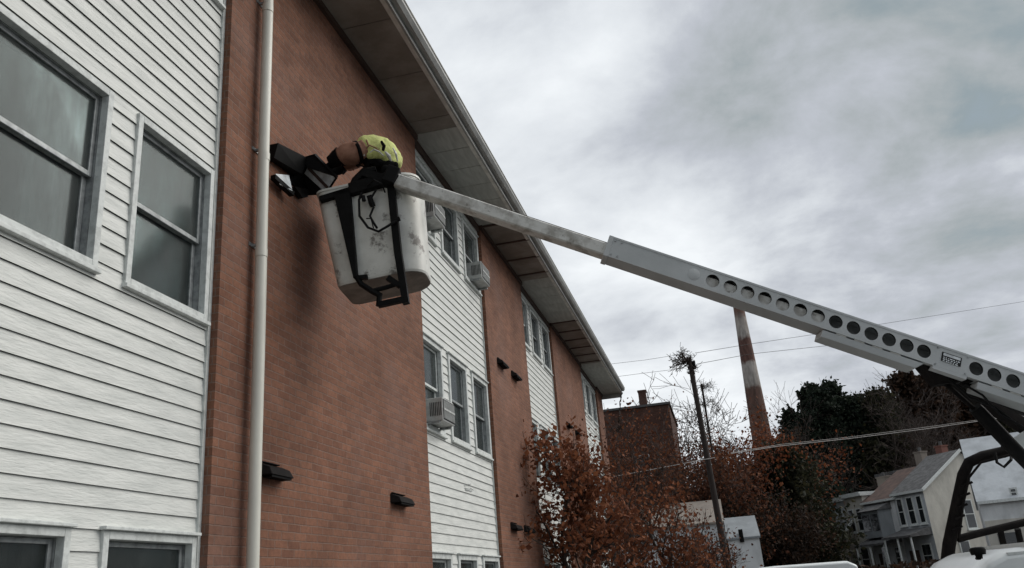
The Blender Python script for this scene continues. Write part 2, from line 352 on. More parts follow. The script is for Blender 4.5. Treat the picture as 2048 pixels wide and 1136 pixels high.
def clapboard(a, b, holes):
    q = MB(); nrow = int(ZS/PITCH)+1
    for i in range(nrow):
        z0 = i*PITCH; z1 = z0+PITCH
        if z0 > ZS: break
        brk = sorted({z0, min(z1, ZS)} | {z for h in holes for z in (h[2], h[3]) if z0 < z < min(z1, ZS)})
        def X(z): return SX+.019-(z-z0)/PITCH*.013
        for j in range(len(brk)-1):
            c0, c1 = brk[j], brk[j+1]; zm = (c0+c1)/2
            iv = [(a, b)]
            for (ha, hb, hz0, hz1) in holes:
                if hz0 < zm < hz1:
                    nv = []
                    for (p, r_) in iv:
                        if hb <= p or ha >= r_: nv.append((p, r_)); continue
                        if ha > p: nv.append((p, ha))
                        if hb < r_: nv.append((hb, r_))
                    iv = nv
            for (p, r_) in iv:
                if r_-p < .01: continue
                n = max(1, int((r_-p)/.6))
                for k in range(n):
                    ya = p+(r_-p)*k/n; yb = p+(r_-p)*(k+1)/n
                    def wv(y, z): return .0042*mnoise.noise(Vector((y*1.3, i*7.1, 0)))
                    q.face([(X(c0)+wv(ya, 0), ya, c0), (X(c0)+wv(yb, 0), yb, c0), (X(c1), yb, c1), (X(c1), ya, c1)])
                    if j == 0:
                        q.face([(X(c0)+wv(ya, 0), ya, c0), (SX+.014, ya, c0+.001), (SX+.014, yb, c0+.001), (X(c0)+wv(yb, 0), yb, c0)])
                        q.face([(SX+.014, ya, c0+.001), (SX+.0135, ya, c0+.010), (SX+.0135, yb, c0+.010), (SX+.014, yb, c0+.001)], 1)  # lap recess faces coloured near black to deepen the butt shadow
                        q.face([(SX+.0135, ya, c0+.010), (SX+.003, ya, c0+.0102), (SX+.003, yb, c0+.0102), (SX+.0135, yb, c0+.010)], 1)
                if j == len(brk)-2 and c1 > z1-1e-6:
                    q.face([(SX+.006, p, z1), (SX+.006, r_, z1), (SX+.006, r_, z1+.0101), (SX+.006, p, z1+.0101)], 1)
    return q
for bi, (a, b) in enumerate(bays):
    holes = [(w_[3]+.03, w_[4]-.03, w_[5]+.03, w_[6]-.03) for w_ in wins if w_[0] == bi]
    if bi == 3: z_end = b
    clapboard(a, b, holes).build('siding', [M['siding'], M['gap']], bld)
    t_ = MB()
    t_.box((SX-.01, b-.035, Z0), (SX+.031, b-.001, ZS)); t_.build('corner_trim', M['trim'], bld)
    t_ = MB(); t_.box((SX-.01, a+.001, Z0), (SX+.031, a+.035, ZS)); t_.build('corner_trim', M['trim'], bld)
    t_ = MB(); t_.box((SX+.0, a+.036, 6.045+H), (SX+.034, b-.036, ZS-.12)); t_.build('frieze_board', M['siding'], bld)
    t_ = MB(); t_.box((SX+.0, a+.001, ZS-.12), (SX+.075, b-.001, ZS-.002)); t_.build('eave_trim', M['brown'], bld)
for a, b in piers:
    t_ = MB(); t_.box((BX-.0, a-.02, ZS-.075), (BX+.045, b+.02, ZS-.002)); t_.build('eave_trim', M['brown'], bld)

rnd = random.Random(4)
for (bi, ri, k, a, b, zb, zt) in wins:
    cs = .05 if bi == 0 else .066; c = MB()
    x0, x1 = SX-.02, SX+.036
    c.box((x0, a, zb), (x1, a+cs, zt)); c.box((x0, b-cs, zb), (x1, b, zt))
    c.box((x0, a+cs+.0005, zt-cs), (x1, b-cs-.0005, zt)); c.box((x0, a+cs+.0005, zb+.002), (x1, b-cs-.0005, zb+cs))
    if bi > 0 or ri == 0: c.box((SX+.001, a-.02, zt+.001), (SX+.065, b+.01, zt+.022))
    win = c.build('window', M['trim'], bld, bevel=.004)
    s_ = MB(); s_.box((SX+.0, a-.012, zb-.03), (SX+.058, b+.012, zb-.001)); s_.build('sill', M['trim'], win, bevel=.004)
    A, B, ZB, ZT = a+cs, b-cs, zb+cs, zt-cs; zm = ZB+(ZT-ZB)*.5
    j = MB()                                         # jamb liner
    j.box((SX-.16, A-.01, ZB), (SX-.021, A+.004, ZT)); j.box((SX-.16, B-.004, ZB), (SX-.021, B+.01, ZT))
    j.box((SX-.16, A+.005, ZT-.004), (SX-.021, B-.005, ZT+.01)); j.box((SX-.16, A+.005, ZB-.01), (SX-.021, B-.005, ZB+.004))
    j.build('jamb', M['alu'], win)
    def sash(x, zb_, zt_, w_, name):
        f = MB(); A2, B2 = A+.006, B-.006
        f.box((x-.014, A2, zb_), (x+.012, A2+w_, zt_)); f.box((x-.014, B2-w_, zb_), (x+.012, B2, zt_))
        f.box((x-.0139, A2+w_, zt_-w_), (x+.0119, B2-w_, zt_)); f.box((x-.0139, A2+w_, zb_), (x+.0119, B2-w_, zb_+w_*1.15))
        so_ = f.build(name, M['alu'] if bi == 0 or k != 0 else M['trim'], win, bevel=.003)
        p_ = MB(); p_.box((x-.003, A2+w_-.004, zb_+w_-.004), (x+.001, B2-w_+.004, zt_-w_+.004))
        return p_
    up = sash(SX-.045, zm-.012, ZT-.005, .030, 'sash'); up.build('pane', M['pane'], win)
    lo = sash(SX-.078, ZB+.005, zm+.028, .040, 'sash'); lo.build('pane', M['pane'], win)
    # curtain or blind hung inside
    if bi > 0 or ri == 0 or k < 3:
        cu = MB(); typ = rnd.random()
        if bi == 1 and ri == 1 and k == 0:
            cu.box((SX-.125, A, zm-.2), (SX-.115, B, ZT)); cu.build('blind', M['blind'], win)
        elif typ < .7 or bi == 0:
            wdt = (B-A)*(rnd.uniform(.25, .5) if bi else .42); n = 26; side = rnd.random() < .5
            y0_ = A if side and bi else B-wdt
            pts = [(SX-.21+.022*math.sin(i*1.15+rnd.random()), y0_+wdt*i/n) for i in range(n+1)]
            for i in range(n):
                (xa, ya), (xb, yb) = pts[i], pts[i+1]
                cu.face([(xa, ya, ZB-.02), (xb, yb, ZB-.02), (xb, yb, ZT+.02), (xa, ya, ZT+.02)])
            cu.build('curtain', M['curtain'], win, smooth='all')

# eave: soffit panels, battens, fascia, gutter
EX = -2.74; EEND = END+.1
def soffit_panels(a, b, m_, name, step):
    q = MB(); y = a
    while y < b-.01:
        y2 = min(b, y+step); q.box((EX+.0, y+.006, ZS), (-3.9, y2-.006, ZS+.03)); y = y2
    q.box((EX, a, ZS+.012), (-3.9, b, ZS+.04), 1)
    return q.build(name, [m_, M['gap']], bld)
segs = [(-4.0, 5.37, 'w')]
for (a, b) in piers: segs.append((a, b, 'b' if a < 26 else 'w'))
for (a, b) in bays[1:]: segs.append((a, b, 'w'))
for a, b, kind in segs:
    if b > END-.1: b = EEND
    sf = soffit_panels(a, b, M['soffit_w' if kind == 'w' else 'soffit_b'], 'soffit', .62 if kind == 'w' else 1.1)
    if kind == 'b' and a > 12:
        y = a+.02
        while y < b-.2:
            q = MB(); q.box((EX+.0, y, ZS-.022), (BX+.05, y+.045, ZS-.001)); q.build('batten', M['brown'], sf); y += .92 if a < 20 else .86
q = MB(); q.box((EX+.002, -4.1, ZS-.018), (EX+.03, EEND, ZS+.17)); q.build('fascia', M['fascia'], bld)
q = MB(); q.box((EX-.05, -4.1, ZS-.02), (EX+.001, EEND, ZS-.003)); q.build('drip_strip', M['lip'], bld)
prof = [(0, .03), (.0, .15), (.008, .15), (.008, .04), (.055, .04), (.085, .09), (.085, .15), (.102, .15), (.102, .085), (.065, .03)]
q = MB(); xs = EX+.032
nseg = 40
rings = []
for i in range(nseg+1):
    y = -4.1+(EEND+4.1)*i/nseg; dz = .012*mnoise.noise(Vector((y*.7, 3, 0)))
    rings.append([(xs+p[0], y, ZS+.02+p[1]*.9+dz) for p in prof])
q.loft(rings, 0, True, True); q.build('gutter', M['fascia'], bld)
q = MB(); pts = []
for i in range(nseg+1):
    y = -4.1+(EEND+4.1)*i/nseg; dz = .012*mnoise.noise(Vector((y*.7, 3, 0))); pts.append((xs+.104, y, ZS+.152+dz))
q.tube(pts, .012, 6); q.build('gutter_bead', M['lip'], bld)
q = MB(); q.hexa([(EX+.03, -4.1, ZS+.171), (-8.6, -4.1, ZS+1.6), (-8.6, EEND, ZS+1.6), (EX+.03, EEND, ZS+.171), (EX+.03, -4.1, ZS+.2), (-8.6, -4.1, ZS+1.65), (-8.6, EEND, ZS+1.65), (EX+.03, EEND, ZS+.2)])
q.hexa([(-14.5, -4.1, ZS+.171), (-14.5, EEND, ZS+.171), (-8.6, EEND, ZS+1.6), (-8.6, -4.1, ZS+1.6), (-14.5, -4.1, ZS+.2), (-14.5, EEND, ZS+.2), (-8.6, EEND, ZS+1.65), (-8.6, -4.1, ZS+1.65)])
q.build('roof', M['roofing'], bld)
q = MB(); q.box((EX+.0, EEND-.03, ZS-.16), (BX-.4, EEND+.0, ZS+.17)) ; q.build('eave_return', M['fascia'], bld)
# downspout
dsx, dsy = BX+.085, 5.82
q = MB(); zs_ = [0.05, 2.0, 4.0, 6.0, 7.9]
q.tube([(dsx, dsy+.004*math.sin(z*2), z) for z in [0.05+i*.4 for i in range(20)]], .047, 20)
ds = q.build('downspout', M['pvc'], bld, smooth=True)
for z in (1.6, 4.45, 5.35, 6.9):
    q = MB(); q.tube([(dsx, dsy, z), (dsx, dsy, z+.07)], .0505, 20); q.build('coupling', M['pvc'], ds, smooth=True)
    q = MB(); q.box((BX+.001, dsy-.06, z+.1), (BX+.01, dsy+.06, z+.13)); q.box((BX+.01, dsy-.012, z+.105), (dsx-.04, dsy+.012, z+.125)); q.build('strap', M['alu'], ds)
# wall vents: little dark hoods
def vent(y, z, wd=.52, prot=.12, hh=.10):
    q = MB()
    ya, yb = y, y+wd
    q.hexa([(BX+.001, ya, z), (BX+prot, ya+.03, z), (BX+prot, yb-.03, z), (BX+.001, yb, z),
            (BX+.001, ya, z+hh), (BX+prot*.75, ya+.05, z+hh*.62), (BX+prot*.75, yb-.05, z+hh*.62), (BX+.001, yb, z+hh)])
    q.box((BX+.001, ya+.02, z+hh+.001), (BX+.03, yb-.1, z+hh+.012))
    v = q.build('wall_vent', M['blackrough'], bld, bevel=.008)
    q = MB()
    for i in range(5): q.box((BX+.03+i*.018, ya+.05, z-.018), (BX+.036+i*.018, yb-.05, z-.001))
    q.build('louvre', M['black'], v)
for y, z in ((5.98, 1.0), (8.78, 1.0), (14.1, 3.82), (15.15, 3.82), (14.2, .98), (15.2, .98), (20.9, .98), (22.4, .98), (21.0, 3.82), (22.3, 3.82)):
    vent(y, z+H, .42 if y < 6.5 else .5)
# long flaking patch of siding damage: a small scar with a bent edge
q = MB(); rr = random.Random(3); c0 = (SX+.021, 12.25, .93*1.0+.42+H)
pw = aty(930, 973, 11.9)
for i in range(7):
    yy = 11.75+rr.uniform(0, .5); zz = pw.z+rr.uniform(-.05, .06)
    q.tube([(SX+.02, yy, zz), (SX+.03, yy+rr.uniform(.05, .16), zz+rr.uniform(-.03, .03))], .005, 5)
q.build('siding_scar', M['alu'], bld)

# air conditioners
def aircon(y, z, label, wd=.50):
    t_ = thing('air_conditioner', label, 'air conditioner', (SX, y+wd/2, z), 'window air conditioners')
    xf = SX+.245; hh = .31; a, b = y, y+wd
    q = MB(); q.box((SX-.1, a, z), (xf, b, z+hh)); q.build('case', M['ac'], t_, bevel=.012)
    q = MB(); q.box((xf+.001, a+.015, z+.02), (xf+.004, b-.015, z+hh-.02))
    n = 13
    for i in range(n):
        yy = a+.035+(wd-.07)*i/(n-1); q.box((xf+.0045, yy-.006, z+.035), (xf+.013, yy+.006, z+hh-.035), 1)
    q.box((xf+.0135, a+.02, z+hh*.5-.012), (xf+.017, b-.02, z+hh*.5+.012), 1)
    q.build('rear_grille', [M['gap'], M['ac']], t_)
    q = MB()
    for i in range(7): q.box((SX+.07+i*.024, a-.004, z+.07), (SX+.08+i*.024, a-.0005, z+hh-.06))
    q.build('side_louvre', M['gap'], t_)
    q = MB(); q.box((SX+.037, a-.02, z-.03), (SX+.2, a+.03, z-.001)); q.build('bracket', M['alu'], t_)
    q = MB(); q.box((SX+.037, b-.03, z-.03), (SX+.2, b+.02, z-.001)); q.build('bracket', M['alu'], t_)
    q = MB(); q.box((SX-.03, b+.001, z), (SX-.02, b+.2, z+hh)); q.build('filler_panel', M['trim'], t_)
aircon(10.38, 5.08+H, 'grey boxy air conditioner in the top floor window beside the lift bucket')
aircon(12.86, 4.99+H, 'white air conditioner sticking out of the top floor window next to the second brick pier')
aircon(10.32, 2.14+H, 'grey air conditioner low in the second floor window under a white blind')

# ------------------------------------------------------------------ metal hood being fitted on the wall
hood = thing('vent_hood', 'black metal vent hood with open galvanised mouth pulled away from the brick wall', 'vent hood', at(620, 345, 8.2))
d0, d1 = 8.05, 8.3
# outer shell corners: rear (on wall) and mouth
def shell(pts, th, m_, name, par):
    q = MB()
    for p in pts: q.face(p)
    o = q.build(name, m_, par); md = o.modifiers.new('thick', 'SOLIDIFY'); md.thickness = th; md.offset = -1; return o
Wd = lambda px, py: (lambda r: Vector((0, 0, H))+r*((BX+.01)/r.x))(RM @ camv(px, py))
mTL, mTR, mBR, mBL = at(629, 309, 7.98), at(674, 355, 8.0), at(652, 388, 8.12), at(607, 347, 8.1)
rTL, rTR, rBR, rBL = Wd(583, 322), Wd(632, 352), Wd(610, 390), Wd(578, 362)
shell([(rTL, rTR, mTR, mTL), (rBL, mBL, mBR, rBR), (rTL, mTL, mBL, rBL), (rTR, rBR, mBR, mTR), (rTL, rBL, rBR, rTR)], .008, M['black'], 'hood_shell', hood)
ctr = (mTL+mTR+mBR+mBL)/4
def inn(p, k, back=0): 
    v = p.lerp(ctr, k); return v.lerp((rTL+rTR+rBR+rBL)/4, back)
shell([(inn(mTL, .05, .02), inn(mTR, .05, .02), inn(mTR, .08, .04), inn(mTL, .08, .04)), (inn(mTR, .05, .02), inn(mBR, .05, .02), inn(mBR, .08, .04), inn(mTR, .08, .04)),
       (inn(mBL, .05, .02), inn(mTL, .05, .02), inn(mTL, .08, .04), inn(mBL, .08, .04)), (inn(mTL, .08, .04), inn(mTR, .08, .04), inn(mBR, .08, .04), inn(mBL, .08, .04)),
       (inn(mBR, .05, .02), inn(mBL, .05, .02), inn(mBL, .08, .04), inn(mBR, .08, .04))], .003, M['galv'], 'liner', hood)
a_, b_ = mBL.lerp(mTL, .36).lerp(ctr, .1), mBR.lerp(mTR, .30).lerp(ctr, .1)
q = MB(); q.bar(a_, b_, .03, .028, up=(mTL-mBL).normalized()); q.build('damper_flap', M['brown'], hood)
q = MB(); q.bar(mTL, mTR, .03, .02, up=(mTL-mBL).normalized()); q.bar(mBL, mBR, .02, .012); q.build('rim', M['black'], hood)
# bent wall flange to the left
q = MB(); q.hexa([Wd(536, 290), Wd(536, 318), Wd(584, 352), Wd(590, 322), Wd(536, 290)+Vector((.10, 0, .0)), Wd(536, 318)+Vector((.06, 0, 0)), Wd(584, 352)+Vector((.10, 0, 0)), Wd(590, 322)+Vector((.14, 0, 0))])
q.build('flange', M['black'], hood)
fl = thing('sheet_metal_scrap', 'bent galvanised metal scrap hanging on the brick beside the downspout', 'metal sheet', Wd(552, 375))
P1, P2, P3, P4 = Wd(540, 350)+Vector((.05, 0, 0)), Wd(571, 352)+Vector((.03, 0, 0)), Wd(566, 386)+Vector((.09, 0, 0)), Wd(545, 372)+Vector((.07, 0, 0))
shell([(P1, P2, P3, P4)], .006, M['galv'], 'sheet', fl)
q = MB(); q.bar(Wd(536, 356)+Vector((.05, 0, 0)), Wd(570, 391)+Vector((.07, 0, 0)), .05, .045); q.build('edge_strip', M['black'], fl)
q = MB(); q.hexa([Wd(580, 375), Wd(610, 380), Wd(606, 396), Wd(596, 398)]+[p+Vector((.05, 0, 0)) for p in (Wd(580, 375), Wd(610, 380), Wd(606, 396), Wd(596, 398))]); q.build('lower_bracket', M['blackrough'], hood)

# ------------------------------------------------------------------ bucket truck
truck = thing('bucket_truck', 'white bucket truck with its grey holed boom raised to the brick wall', 'bucket truck', (4.4, 8.4, 0))
TA, TB = at(776, 354, 7.86), at(2040, 776, 7.3)
ax = (TB-TA).normalized(); side = ax.cross(Vector((0, 0, 1))).normalized()   # points towards the camera or away
if side.dot(Vector((0, 0, H))-TA) < 0: side = -side
upv = side.cross(ax); 
if upv.z < 0: upv = -upv
def BP(s, u=0, v=0): return TA+ax*s+side*u+upv*v
def s_at(px):           # distance along the boom that shows at photo column px
    lo_, hi_ = -2., 12.
    for _ in range(40):
        mid = (lo_+hi_)/2; v = RM.transposed() @ (BP(mid)-Vector((0, 0, H)))
        if 1024+F*v.x/-v.z < px: lo_ = mid
        else: hi_ = mid
    return lo_
HW, HH = .10, .098
s0, s1 = s_at(1213), s_at(2040)+1.5
th = .008
# main boom: far side, top, bottom plates and the holed near side
q = MB()
def plate(a, b, u0, u1, v0, v1, mi=0):
    q.hexa([BP(a, u0, v0), BP(b, u0, v0), BP(b, u1, v0), BP(a, u1, v0), BP(a, u0, v1), BP(b, u0, v1), BP(b, u1, v1), BP(a, u1, v1)], mi)
plate(s0, s1, -HW, -HW+th, -HH, HH)
plate(s0, s1, -HW+th, HW-th, HH-th, HH)
plate(s0, s1, -HW+th, HW-th, -HH, -HH+th)
hx = [1420, 1455, 1489, 1523, 1558, 1593, 1628, 1663, 1698, 1733, 1768, 1803, 1837, 1940, 1976, 2013, 2050, 2090]
hs = [s_at(x) for x in hx]; HR = .0605; nn = 24; vc = -.002
prev = s0
def nearquad(a, b): 
    plate(a, b, HW-th, HW, -HH, HH)
for i, s in enumerate(hs):
    wl = (HR+.012)
    a, b = s-wl, s+wl
    if a > prev: nearquad(prev, a)
    # holed cell
    sq = []; ci = []
    for k in range(nn):
        an = 2*math.pi*(k+.5)/nn; c_, s_ = math.cos(an), math.sin(an)
        ci.append((HR*c_, vc+HR*s_))
        kx = wl/abs(c_) if abs(c_) > 1e-6 else 1e9; kz = (HH)/abs(s_) if abs(s_) > 1e-6 else 1e9
        kk = min(kx, kz); sq.append((kk*c_, kk*s_))
    corners = [(wl, HH), (-wl, HH), (-wl, -HH), (wl, -HH)]
    for k in range(nn):
        k2 = (k+1) % nn
        p = [sq[k], sq[k2]]
        poly_o = [sq[k]]
        for cn in corners:
            a1 = math.atan2(sq[k][1], sq[k][0]) % (2*math.pi); a2 = math.atan2(sq[k2][1], sq[k2][0]) % (2*math.pi); ac = math.atan2(cn[1], cn[0]) % (2*math.pi)
            if a2 < a1: a2 += 2*math.pi
            if a1+1e-6 < ac < a2-1e-6: poly_o.append(cn)
        poly_o.append(sq[k2])
        fr = [BP(s+x, HW, z) for x, z in poly_o]+[BP(s+ci[k2][0], HW, ci[k2][1]), BP(s+ci[k][0], HW, ci[k][1])]
        q.face(fr)
        # rolled rim of the hole going inwards
        q.face([BP(s+ci[k][0], HW, ci[k][1]), BP(s+ci[k2][0], HW, ci[k2][1]), BP(s+ci[k2][0], HW-.022, ci[k2][1]), BP(s+ci[k][0], HW-.022, ci[k][1])], 1)
    q.face([BP(a, HW, HH), BP(b, HW, HH), BP(b, HW-th, HH), BP(a, HW-th, HH)]); q.face([BP(a, HW, -HH), BP(b, HW, -HH), BP(b, HW-th, -HH), BP(a, HW-th, -HH)])
    prev = b
nearquad(prev, s1)
main = q.build('main_boom', [M['boom'], M['gap']], truck)
q = MB()   # seams along top and bottom, small lips
q.hexa([BP(s0, HW+.0005, HH-.014), BP(s1, HW+.0005, HH-.014), BP(s1, HW+.004, HH-.014), BP(s0, HW+.004, HH-.014), BP(s0, HW+.0005, HH+.004), BP(s1, HW+.0005, HH+.004), BP(s1, HW+.004, HH+.004), BP(s0, HW+.004, HH+.004)])
q.build('top_lip', M['boom'], main)
s_c = s_at(1383); q = MB(); q.tube([BP(s_c, HW+.0005, 0), BP(s_c, HW+.004, 0)], [.056, .05], 24); q.build('hole_cap', M['boom'], main, smooth=True)
q = MB(); q.bar(BP(s0+.004, 0, 0)-ax*.02, BP(s0+.03, 0, 0), 2*HW+.014, 2*HH+.014, up=upv); 
q.build('boom_collar', M['boom'], main, bevel=.006)
q = MB()
for v_ in (-.07, .07):
    for d_ in (.05, .11): q.tube([BP(s0+d_, HW+.0005, v_), BP(s0+d_, HW+.009, v_)], .009, 8)
for x_ in (1862, 1921):
    for v_ in (-.08, .075): q.tube([BP(s_at(x_), HW+.0005, v_), BP(s_at(x_), HW+.008, v_)], .008, 8)
q.build('bolts', M['alu'], main)
# data plate
sp0, sp1 = s_at(1871), s_at(1910)
q = MB(); q.hexa([BP(sp0, HW+.0005, -.035), BP(sp1, HW+.0005, -.035), BP(sp1, HW+.005, -.035), BP(sp0, HW+.005, -.035), BP(sp0, HW+.0005, .05), BP(sp1, HW+.0005, .05), BP(sp1, HW+.005, .05), BP(sp0, HW+.005, .05)])
dp = q.build('data_plate', M['gap'], main, bevel=.004)
q = MB(); rr = random.Random(9); Lp = sp1-sp0
q.hexa([BP(sp0+.012, HW+.006, .018), BP(sp1-.012, HW+.006, .018), BP(sp1-.012, HW+.007, .018), BP(sp0+.012, HW+.007, .018), BP(sp0+.012, HW+.006, .042), BP(sp1-.012, HW+.006, .042), BP(sp1-.012, HW+.007, .042), BP(sp0+.012, HW+.007, .042)])
for r_ in range(3):
    x = .014
    while x < Lp-.03:
        wv_ = rr.uniform(.008, .022); z_ = .006-r_*.016
        q.hexa([BP(sp0+x, HW+.006, z_-.009), BP(sp0+x+wv_, HW+.006, z_-.009), BP(sp0+x+wv_, HW+.007, z_-.009), BP(sp0+x, HW+.007, z_-.009), BP(sp0+x, HW+.006, z_), BP(sp0+x+wv_, HW+.006, z_), BP(sp0+x+wv_, HW+.007, z_), BP(sp0+x, HW+.007, z_)])
        x += wv_+rr.uniform(.005, .012)
q.build('plate_marks', M['galv'], dp)
# wider reinforcing plate round the data plate
q = MB(); sA, sB = s_at(1858), s_at(1925)
q.hexa([BP(sA, -HW-.004, -HH-.03), BP(sB, -HW-.004, -HH-.03), BP(sB, HW+.0004, -HH-.03), BP(sA, HW+.0004, -HH-.03), BP(sA, -HW-.004, -HH-.001), BP(sB, -HW-.004, -HH-.001), BP(sB, HW+.0004, -HH-.001), BP(sA, HW+.0004, -HH-.001)])
q.build('reinforcing_plate', M['boom'], main)
# underslung channels
for (xa, xb, drop) in ((1643, 1842, .0), (1948, 2140, .0)):
    a, b = s_at(xa), s_at(xb); z1, z0_ = -HH-.012, -HH-.075
    q = MB(); q.hexa([BP(a, -.08, z0_), BP(b-.06, -.08, z0_), BP(b-.06, .085, z0_), BP(a, .085, z0_), BP(a, -.08, z1), BP(b, -.08, z1), BP(b, .095, z1), BP(a, .095, z1)])
    ch_ = q.build('under_channel', M['boom'], main, bevel=.005)
    q = MB(); L_ = b-a; x = .12
    while x < L_-.2:
        q.hexa([BP(a+x, .05, z1+.001), BP(a+x+.09, .05, z1+.001), BP(a+x+.09, .094, z1+.001), BP(a+x, .094, z1+.001), BP(a+x, .05, z1+.011), BP(a+x+.09, .05, z1+.011), BP(a+x+.09, .094, z1+.011), BP(a+x, .094, z1+.011)]); x += .16
    q.build('packing_block', M['lip'], ch_)
# fly boom, reaching from inside the main boom to the bucket
sF0, sF1 = 0.0, s_at(1645)
FW, FH = .068, .062
q = MB(); n_ = 30
rings = []
for i in range(n_+1):
    s = sF0+(sF1-sF0)*i/n_; k = 1.0
    b = .012
    rings.append([BP(s, u*k, v*k-.020) for u, v in ((FW, FH-b), (FW-b, FH), (-FW+b, FH), (-FW, FH-b), (-FW, -FH+b), (-FW+b, -FH), (FW-b, -FH), (FW, -FH+b))])
q.loft(rings, 0, True, True); fly = q.build('fly_boom', M['boomfly'], truck)
q = MB(); q.bar(BP(-.02, 0, 0), BP(.10, 0, 0), .2, .17, up=upv); q.build('tip_knuckle', M['black'], fly, bevel=.01)
q = MB(); q.tube([BP(0.1, -.02, FH+.01), BP(.8, -.03, FH+.014), BP(1.6, -.02, FH+.012), BP(2.3, -.02, FH+.012)], .008, 6); q.build('hose', M['hose'], fly)

# bucket
BC = at(747, 393, 8.22)
vd = (BC-Vector((0, 0, H))); ah = Vector((vd.x, vd.y, 0)).normalized(); rh = Vector((ah.y, -ah.x, 0))
tl = math.radians(6.5); tw = math.radians(14)
rh, ah = (rh*math.cos(tw)-ah*math.sin(tw)).normalized(), (ah*math.cos(tw)+rh*math.sin(tw)).normalized()
U = (rh*math.cos(tl)+Vector((0, 0, 1))*math.sin(tl)).normalized(); W = ah.cross(U)*-1
W = U.cross(ah); 
if W.z < 0: W = -W
V = ah
def BK(u, v, w_): return BC+U*u+V*v+W*w_
def rrect(hu, hv, r, w_, n=7, ul=0.0):
    pts = []
    R0 = r
    for sx_, sy_, a0 in ((1, 1, 0), (-1, 1, 90), (-1, -1, 180), (1, -1, 270)):
        r = R0 if sx_ > 0 else R0*.42; cxx, cyy = sx_*(hu-r), sy_*(hv-r)
        for i in range(n):
            a = math.radians(a0+90*i/(n-1)); pts.append(BK(cxx+r*math.cos(a)+ul, cyy+r*math.sin(a), w_))
    return pts
BH = .965
q = MB(); lv = []
for i in range(9):
    t_ = i/8; lv.append(rrect(.485-.078*t_, .31-.02*t_, .2, -BH*t_+.02))
lv = [rrect(.485, .31, .2, .02)]+lv
q.loft(lv, 0)
q2 = [rrect(.407, .29, .2, -BH+.02), rrect(.399, .282, .195, -BH)]
q.loft(q2, 0)
q.loft([rrect(.445, .285, .18, .02), rrect(.37, .265, .18, -BH+.05)], 1, False, True)
q.loft([rrect(.485, .31, .2, .02), rrect(.445, .285, .18, .02)], 0)
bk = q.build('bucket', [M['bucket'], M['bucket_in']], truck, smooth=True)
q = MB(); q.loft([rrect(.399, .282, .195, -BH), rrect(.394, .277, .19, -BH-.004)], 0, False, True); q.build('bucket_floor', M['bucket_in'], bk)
q = MB()
for a, b in ((rrect(.493, .318, .205, .0), rrect(.493, .318, .205, .022)),): q.loft([rrect(.485, .310, .2, 0), a, b, rrect(.480, .305, .2, .023)], 0)
q.build('rim', M['bucket'], bk, smooth=True)
# black support frame on the near side
NV = -.335
def fr(px, py, d=None):   # a point on the bucket's near face seen at that pixel
    r = RM @ camv(px, py); o = Vector((0, 0, H)); p0 = BK(0, NV if d is None else d, 0)
    t_ = (p0-o).dot(V)/r.dot(V); return o+r*t_
q = MB(); q.bar(fr(640, 400), fr(705, 380), .06, .062, up=W); q.bar(fr(700, 381), fr(798, 352), .09, .12, up=W)
frame = q.build('support_frame', M['black'], bk, bevel=.01)
q = MB()
tp = [fr(668, 386), fr(701, 378), fr(716, 556), fr(708, 558)]
q.hexa([p+V*.03 for p in tp]+[p-V*.03 for p in tp]); q.build('left_upright', M['black'], frame, bevel=.006)
tp = [fr(774, 362), fr(788, 358), fr(803, 500), fr(819, 606), fr(806, 609), fr(789, 505)]
q = MB(); q.face([p-V*.035 for p in tp]); q.face([p+V*.03 for p in tp][::-1])
for i in range(6): q.face([tp[i]-V*.035, tp[(i+1) % 6]-V*.035, tp[(i+1) % 6]+V*.03, tp[i]+V*.03])
q.build('right_upright', M['black'], frame)
def fu(px, py, w_=-BH-.03):   # point under the bucket floor
    r = RM @ camv(px, py); o = Vector((0, 0, H)); p0 = BK(0, 0, w_); t_ = (p0-o).dot(W)/r.dot(W); return o+r*t_
q = MB(); q.tube([fr(711, 550), fr(722, 568), fr(745, 583), fr(762, 592)], .026, 8); q.tube([fr(740, 583), fr(772, 575), fr(800, 566)], .022, 8)
q.bar(fr(757, 610), fr(816, 597), .05, .05); q.tube([fr(757, 612), fr(759, 592)], .026, 8); q.bar(fr(776, 556), fr(800, 572), .05, .05); q.bar(fr(714, 556), fr(735, 554), .05, .035)
q.build('lower_bracket', M['black'], frame)
# arm linking frame and boom tip, valve block and hoses
q = MB(); q.tube([fr(700, 382), fr(712, 362), fr(730, 345), fr(752, 338)], [.03, .045, .05, .03], 8); q.bar(fr(728, 348), fr(790, 366), .1, .075, up=W)
q.build('swivel_arm', M['black'], frame)
q = MB()
q.tube([fr(724, 385, -.37), fr(718, 400, -.38), fr(719, 432, -.40), fr(736, 455, -.42), fr(757, 463, -.42), fr(776, 452, -.41), fr(798, 438, -.38)], .012, 8)
q.tube([fr(752, 380, -.37), fr(741, 398, -.40), fr(747, 415, -.38), fr(740, 432, -.4), fr(745, 442, -.4), fr(754, 456, -.42)], .011, 8)
q.tube([fr(733, 437, -.38), fr(742, 437, -.4), fr(747, 456, -.4)], .006, 6)
q.tube([fr(726, 392, -.37), fr(728, 402, -.37)], .02, 8); q.tube([fr(790, 441, -.38), fr(800, 437, -.38)], .022, 8)
q.tube([fr(735, 372, -.38), fr(748, 360, -.45), fr(764, 368, -.45), fr(770, 385, -.38)], .008, 6)
q.build('hose', M['hose'], frame, smooth=True)
q = MB(); q.bar(fr(739, 392, -.36), fr(745, 412, -.36), .05, .05); q.bar(fr(776, 352, -.40), fr(795, 360, -.40), .06, .08, up=W); q.build('valve_block', M['black'], frame, bevel=.006)

